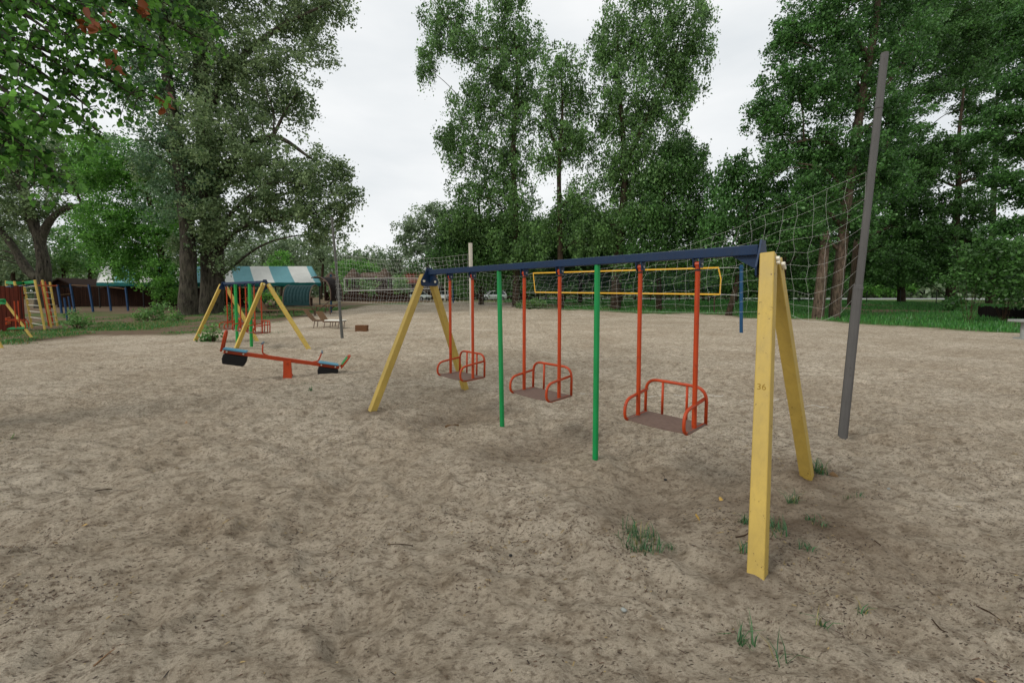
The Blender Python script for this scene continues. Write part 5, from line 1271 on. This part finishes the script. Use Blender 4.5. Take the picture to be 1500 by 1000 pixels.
def car(label, c, rz, paintm, hatch=True):
    rt = empty('parked_car', c, label, 'car', 'cars parked behind the sand', rz)
    def P(x, y, z): return mw(rt) @ Vector((x, y, z))
    L = 4.1 if hatch else 4.4
    st = [(-L / 2, .42, .78, .62), (-L / 2 + .08, .28, .95, .76), (-L * .3, .24, .93, .83), (0, .24, .92, .84), (L * .22, .24, .9, .83), (L * .38, .25, .8, .8), (L * .47, .3, .68, .72), (L / 2, .38, .56, .58)]
    if not hatch: st[1] = (-L / 2 + .1, .28, .9, .76)
    m = MB(); R_ = []
    for x, zl, zh, w_ in st: R_.append([P(x, -w_ * .9, zl), P(x, -w_, (zl + zh) * .5), P(x, -w_ * .95, zh - .06), P(x, -w_ * .82, zh), P(x, w_ * .82, zh), P(x, w_ * .95, zh - .06), P(x, w_, (zl + zh) * .5), P(x, w_ * .9, zl)])
    k = 8
    for i in range(len(R_) - 1):
        for j in range(k): m.face([R_[i][j], R_[i][(j + 1) % k], R_[i + 1][(j + 1) % k], R_[i + 1][j]])
    m.face(R_[0]); m.face(R_[-1][::-1]); m.build('body', paintm, rt)
    xb, xf = (-L / 2 + .12, L * .27) if hatch else (-L * .33, L * .26)
    tb, tf = (xb + .45, xf - .75)
    low = [(xb, -.74, .9), (xf, -.74, .88), (xf, .74, .88), (xb, .74, .9)]; hi = [(tb, -.58, 1.40), (tf, -.58, 1.40), (tf, .58, 1.40), (tb, .58, 1.40)]
    MB().hexa([P(*q) for q in low + hi]).build('windows', M['glass'], rt)
    m = MB(); rf = [(tb - .05, -.6, 1.39), (tf + .05, -.6, 1.39), (tf + .05, .6, 1.39), (tb - .05, .6, 1.39)]
    m.hexa([P(*q) for q in rf] + [P(x * .97 + .0, y * .9, 1.46) for x, y, z in rf]); m.build('roof', paintm, rt, bevel=.02)
    for s in (-1, 1):
        for (x0, x1) in ((xb, tb), (xf, tf), (.15, .1)):
            MB().bar(P(x0, s * .755, .88), P(x1, s * .6, 1.41), .09, .04, P(1, 0, 0) - P(0, 0, 0)).build('pillar', paintm, rt)
        for x in (-L * .31, L * .31):
            w_ = MB().tube([P(x, s * .62, .3), P(x, s * .85, .3)], .31, 16).build('wheel', M['rubber'], rt); MB().tube([P(x, s * .845, .3), P(x, s * .865, .3)], .19, 12).build('rim', M['steel'], w_)
        m = MB(); m.ball(P(L * .475, s * .54, .64), .11, 8, 5, (.8, 1.3, .7)); m.build('headlight', M['lens'], rt)
        m = MB(); m.box((0, 0, 0), (.01, .01, .01)); m = MB(); m.hexa([P(L * .2 + a, s * (.86 + b_), .95 + z) for z in (0, .11) for a, b_ in ((-.05, 0), (.06, 0), (.06, .14), (-.05, .14))]); m.build('mirror', paintm, rt)
    MB().hexa([P(a, b_, z) for z in (.3, .48) for a, b_ in ((L / 2 - .12, -.7), (L / 2 + .05, -.55), (L / 2 + .05, .55), (L / 2 - .12, .7))]).build('bumper', M['rubber'] if hatch else paintm, rt, bevel=.02)
    MB().hexa([P(a, b_, z) for z in (.36, .46) for a, b_ in ((L / 2 + .052, -.26), (L / 2 + .065, -.26), (L / 2 + .065, .26), (L / 2 + .052, .26))]).build('number_plate', M['cap'], rt)
car('white hatchback parked facing left behind the smaller green post', sit(at(722, 441.5, 62)), R(196), M['carwhite'])
car('white car seen from the front between the far yellow leg and a red hanger', sit(at(651, 441.5, 62)), R(268), M['carwhite'], False)
car('pale greenish silver car half hidden behind the far front yellow leg', sit(at(613, 441.5, 61)), R(-28), M['carsilver'])
rail = empty('rail_fence', sit(at(790, 446, 52)), 'low wooden rail fence on the grass behind the yellow bordered net', 'fence'); q0 = None
for k in range(8):
    q = sit(at(785 + 42 * k, 446, 52 - .6 * k)); MB().tube([q - Vector((0, 0, .2)), q + Vector((0, 0, 1.05))], .07, 6).build('post', M['wooddark'], rail)
    if q0 is not None:
        for h_ in (.5, .95): MB().tube([q0 + Vector((0, 0, h_)), q + Vector((0, 0, h_))], .05, 6).build('rail', M['wooddark'], rail)
    q0 = q
wf = empty('wire_fence', sit(at(1318, 450, 44)), 'wire fence on thin black posts between the right grass and the road', 'fence'); q0 = None
for k, px in enumerate((1120, 1170, 1219, 1269, 1318, 1371, 1427, 1480)):
    q = sit(at(px, 450, 46 - .8 * k)); MB().tube([q - Vector((0, 0, .2)), q + Vector((0, 0, 1.45))], .035, 6).build('post', M['iron'], wf)
    if q0 is not None:
        for h_ in (.4, .85, 1.3): MB().tube([q0 + Vector((0, 0, h_)), q + Vector((0, 0, h_))], .006, 4).build('wire', M['iron'], wf)
    q0 = q
plank_fence('black brown plank fence under the dense shrubs at the right edge', sit(at(1432, 458, 27)), sit(at(1580, 466, 22)), .7, M['fencedark'], 40)
q = sit(at(1046, 457, 31)); o = MB().tube([q - Vector((0, 0, .2)), at(1047, 430, q.y)], .05, 6).tube([at(1047, 430, q.y) - Vector((0, 0, .05)), at(1047, 428.8, q.y)], [.05, .02], 6).build('stake', M['barkred'], None, q); tag(o, 'thin reddish wooden stake at the sand edge below the yellow net corner', 'stake')
q = sit(at(652, 440, 58)); o = MB().tube([q - Vector((0, 0, .2)), at(652, 398, 58)], .09, 6).tube([at(652, 398, 58), at(652, 397, 58)], .13, 6).build('utility_post', M['polewhite'], None, q); tag(o, 'thin pale post rising behind the far end of the beam', 'post')
# stone slab bench at the right edge
q = sit(G(1494, 497)); bn = empty('slab_bench', q, 'grey concrete slab bench cut off by the right edge', 'bench')
zt = at(1480, 469, q.y + .35).z
x0 = at(1479, 469, q.y + .3).x
MB().box((x0 + 1.0, q.y + .12, zt), (2.0, .5, .09)).build('seat', M['concrete'], bn, bevel=.012)
for dx_ in (.32, 1.65):
    MB().tube([Vector((x0 + dx_, q.y + .12, q.z - .1)), Vector((x0 + dx_, q.y + .12, zt - .04))], .085, 10).build('leg', M['concrete'], bn)
MB().box((x0 + .42, q.y + .1, q.z + .01), (.5, .42, .1)).build('footing', M['concrete'], bn, bevel=.01)
# far-off wood closing the horizon
n = 5200; ang = rng.random(n) * 2.5 - 1.25; dist_ = 120 + rng.random(n) * 60
P_ = np.stack([np.sin(ang) * dist_, np.cos(ang) * dist_, -.5 + rng.random(n) ** .8 * (8.0 + 5.0 * vn(ang * 40, ang * 0, 3, 77))], 1)
idx = np.repeat(np.arange(n), 26); P_ = P_[idx] + rng.normal(size=(len(idx), 3)) * np.array([1.5, 1.5, 1.1]); V, F, qn = leaf_arrays(P_, 1.0, hang=.3)
tag(np_mesh('far_woods', V, F, M['lf_far'], None, rng.random(len(P_)) * .85), kind='stuff')
for px, py, rx, ry, Y_, lb in ((540, 416, 13, 8, 53, 'bright bush between the thatched gazebos in front of the long shed'), (590, 414, 12, 10, 53, 'bright bush in front of the red roofed building'), (497, 422, 12, 10, 53, 'bright bush left of the nearer thatched gazebo'), (675, 428, 14, 9, 64, 'bright bush between the two white cars')):
    bush(lb, px, 440, [(px, py, rx, ry), (px - rx * .5, py + 8, rx * .6, ry * .7), (px + rx * .4, py + 9, rx * .6, ry * .7)], Y_, 'lf_shrub', .26, 1.2, .5, 24, 'bushes around the gazebos')
# dense low growth behind the right hand trees and across the road
for k, (px, py, Y, rx, ry, mt, lb) in enumerate(((1110, 412, 56, 46, 26, 'lf_deep', 'thick dark undergrowth bush behind the near yellow legs'), (1175, 405, 58, 46, 32, 'lf_right', 'thick green undergrowth bush left of the broken off trunk'), (1250, 400, 92, 56, 30, 'lf_right', 'thick bush across the road behind the elm trunks'),
    (1330, 398, 94, 60, 28, 'lf_deep', 'thick dark bush across the road behind the wire fence'), (1400, 395, 94, 60, 32, 'lf_right', 'thick green bush across the road behind the upright elm'), (1010, 410, 56, 50, 24, 'lf_deep', 'thick dark undergrowth bush behind the right part of the yellow net'),
    (940, 408, 58, 50, 22, 'lf_right', 'thick undergrowth bush behind the middle of the yellow net'), (870, 410, 58, 46, 22, 'lf_deep', 'thick dark undergrowth bush right of the slender birch'), (800, 412, 60, 40, 20, 'lf_right', 'thick undergrowth bush left of the slender birch'),
    (1470, 395, 60, 60, 36, 'lf_deep', 'thick dark bush behind the dark shrubs at the right edge'), (745, 408, 66, 36, 24, 'lf_deep', 'thick dark bush behind the fence right of the white hatchback'))):
    bush(lb, px, 440, [(px, py, rx, ry), (px - rx * .6, py + 12, rx * .6, ry * .6), (px + rx * .6, py + 10, rx * .6, ry * .6)], Y, mt, .38, 1.3, .8, 24, 'undergrowth bushes beyond the court')
# ================================================================== SKY, SUN, RENDER SETTINGS
w = bpy.data.worlds.new('World'); S.world = w; w.use_nodes = True
nt = w.node_tree; nt.nodes.clear()
out = nt.nodes.new('ShaderNodeOutputWorld'); bg = nt.nodes.new('ShaderNodeBackground'); bg.inputs['Strength'].default_value = .1
sky = nt.nodes.new('ShaderNodeTexSky'); sky.sky_type = 'NISHITA'; sky.sun_disc = False
SUN_EL, SUN_AZ = R(42), R(240)
sky.sun_elevation = SUN_EL; sky.sun_rotation = SUN_AZ; sky.air_density = 1.0; sky.dust_density = 4.0
tc = nt.nodes.new('ShaderNodeTexCoord'); mp = nt.nodes.new('ShaderNodeMapping'); mp.inputs['Scale'].default_value = (1, 1, 3.0)
nt.links.new(tc.outputs['Generated'], mp.inputs[0])
no = nt.nodes.new('ShaderNodeTexNoise'); no.inputs['Scale'].default_value = 2.3; no.inputs['Detail'].default_value = 5; no.inputs['Roughness'].default_value = .5
nt.links.new(mp.outputs[0], no.inputs['Vector'])
rp = nt.nodes.new('ShaderNodeValToRGB'); rp.color_ramp.elements[0].position = .32; rp.color_ramp.elements[0].color = (7.5, 7.85, 8.05, 1)
rp.color_ramp.elements[1].position = .68; rp.color_ramp.elements[1].color = (9.4, 9.5, 9.5, 1)
nt.links.new(no.outputs['Fac'], rp.inputs['Fac'])
mx = nt.nodes.new('ShaderNodeMix'); mx.data_type = 'RGBA'; mx.inputs[0].default_value = .93
nt.links.new(sky.outputs[0], mx.inputs[6]); nt.links.new(rp.outputs[0], mx.inputs[7])
nt.links.new(mx.outputs[2], bg.inputs['Color']); nt.links.new(bg.outputs[0], out.inputs[0])
sd = bpy.data.lights.new('sun', 'SUN'); sd.energy = 1.5; sd.angle = R(18); sd.color = (1, .97, .92)
so_ = bpy.data.objects.new('sun', sd); COL.objects.link(so_)
d = Vector((math.sin(SUN_AZ) * math.cos(SUN_EL), math.cos(SUN_AZ) * math.cos(SUN_EL), math.sin(SUN_EL)))
so_.rotation_euler = d.to_track_quat('Z', 'Y').to_euler(); so_.location = (0, -5, 30)
S.view_settings.view_transform = 'Standard'; S.view_settings.look = 'None'; S.view_settings.gamma = 1; S.view_settings.exposure = 0.13
S.cycles.max_bounces = 6; S.cycles.diffuse_bounces = 3; S.cycles.transmission_bounces = 4; S.cycles.glossy_bounces = 2
S.cycles.caustics_reflective = False; S.cycles.caustics_refractive = False
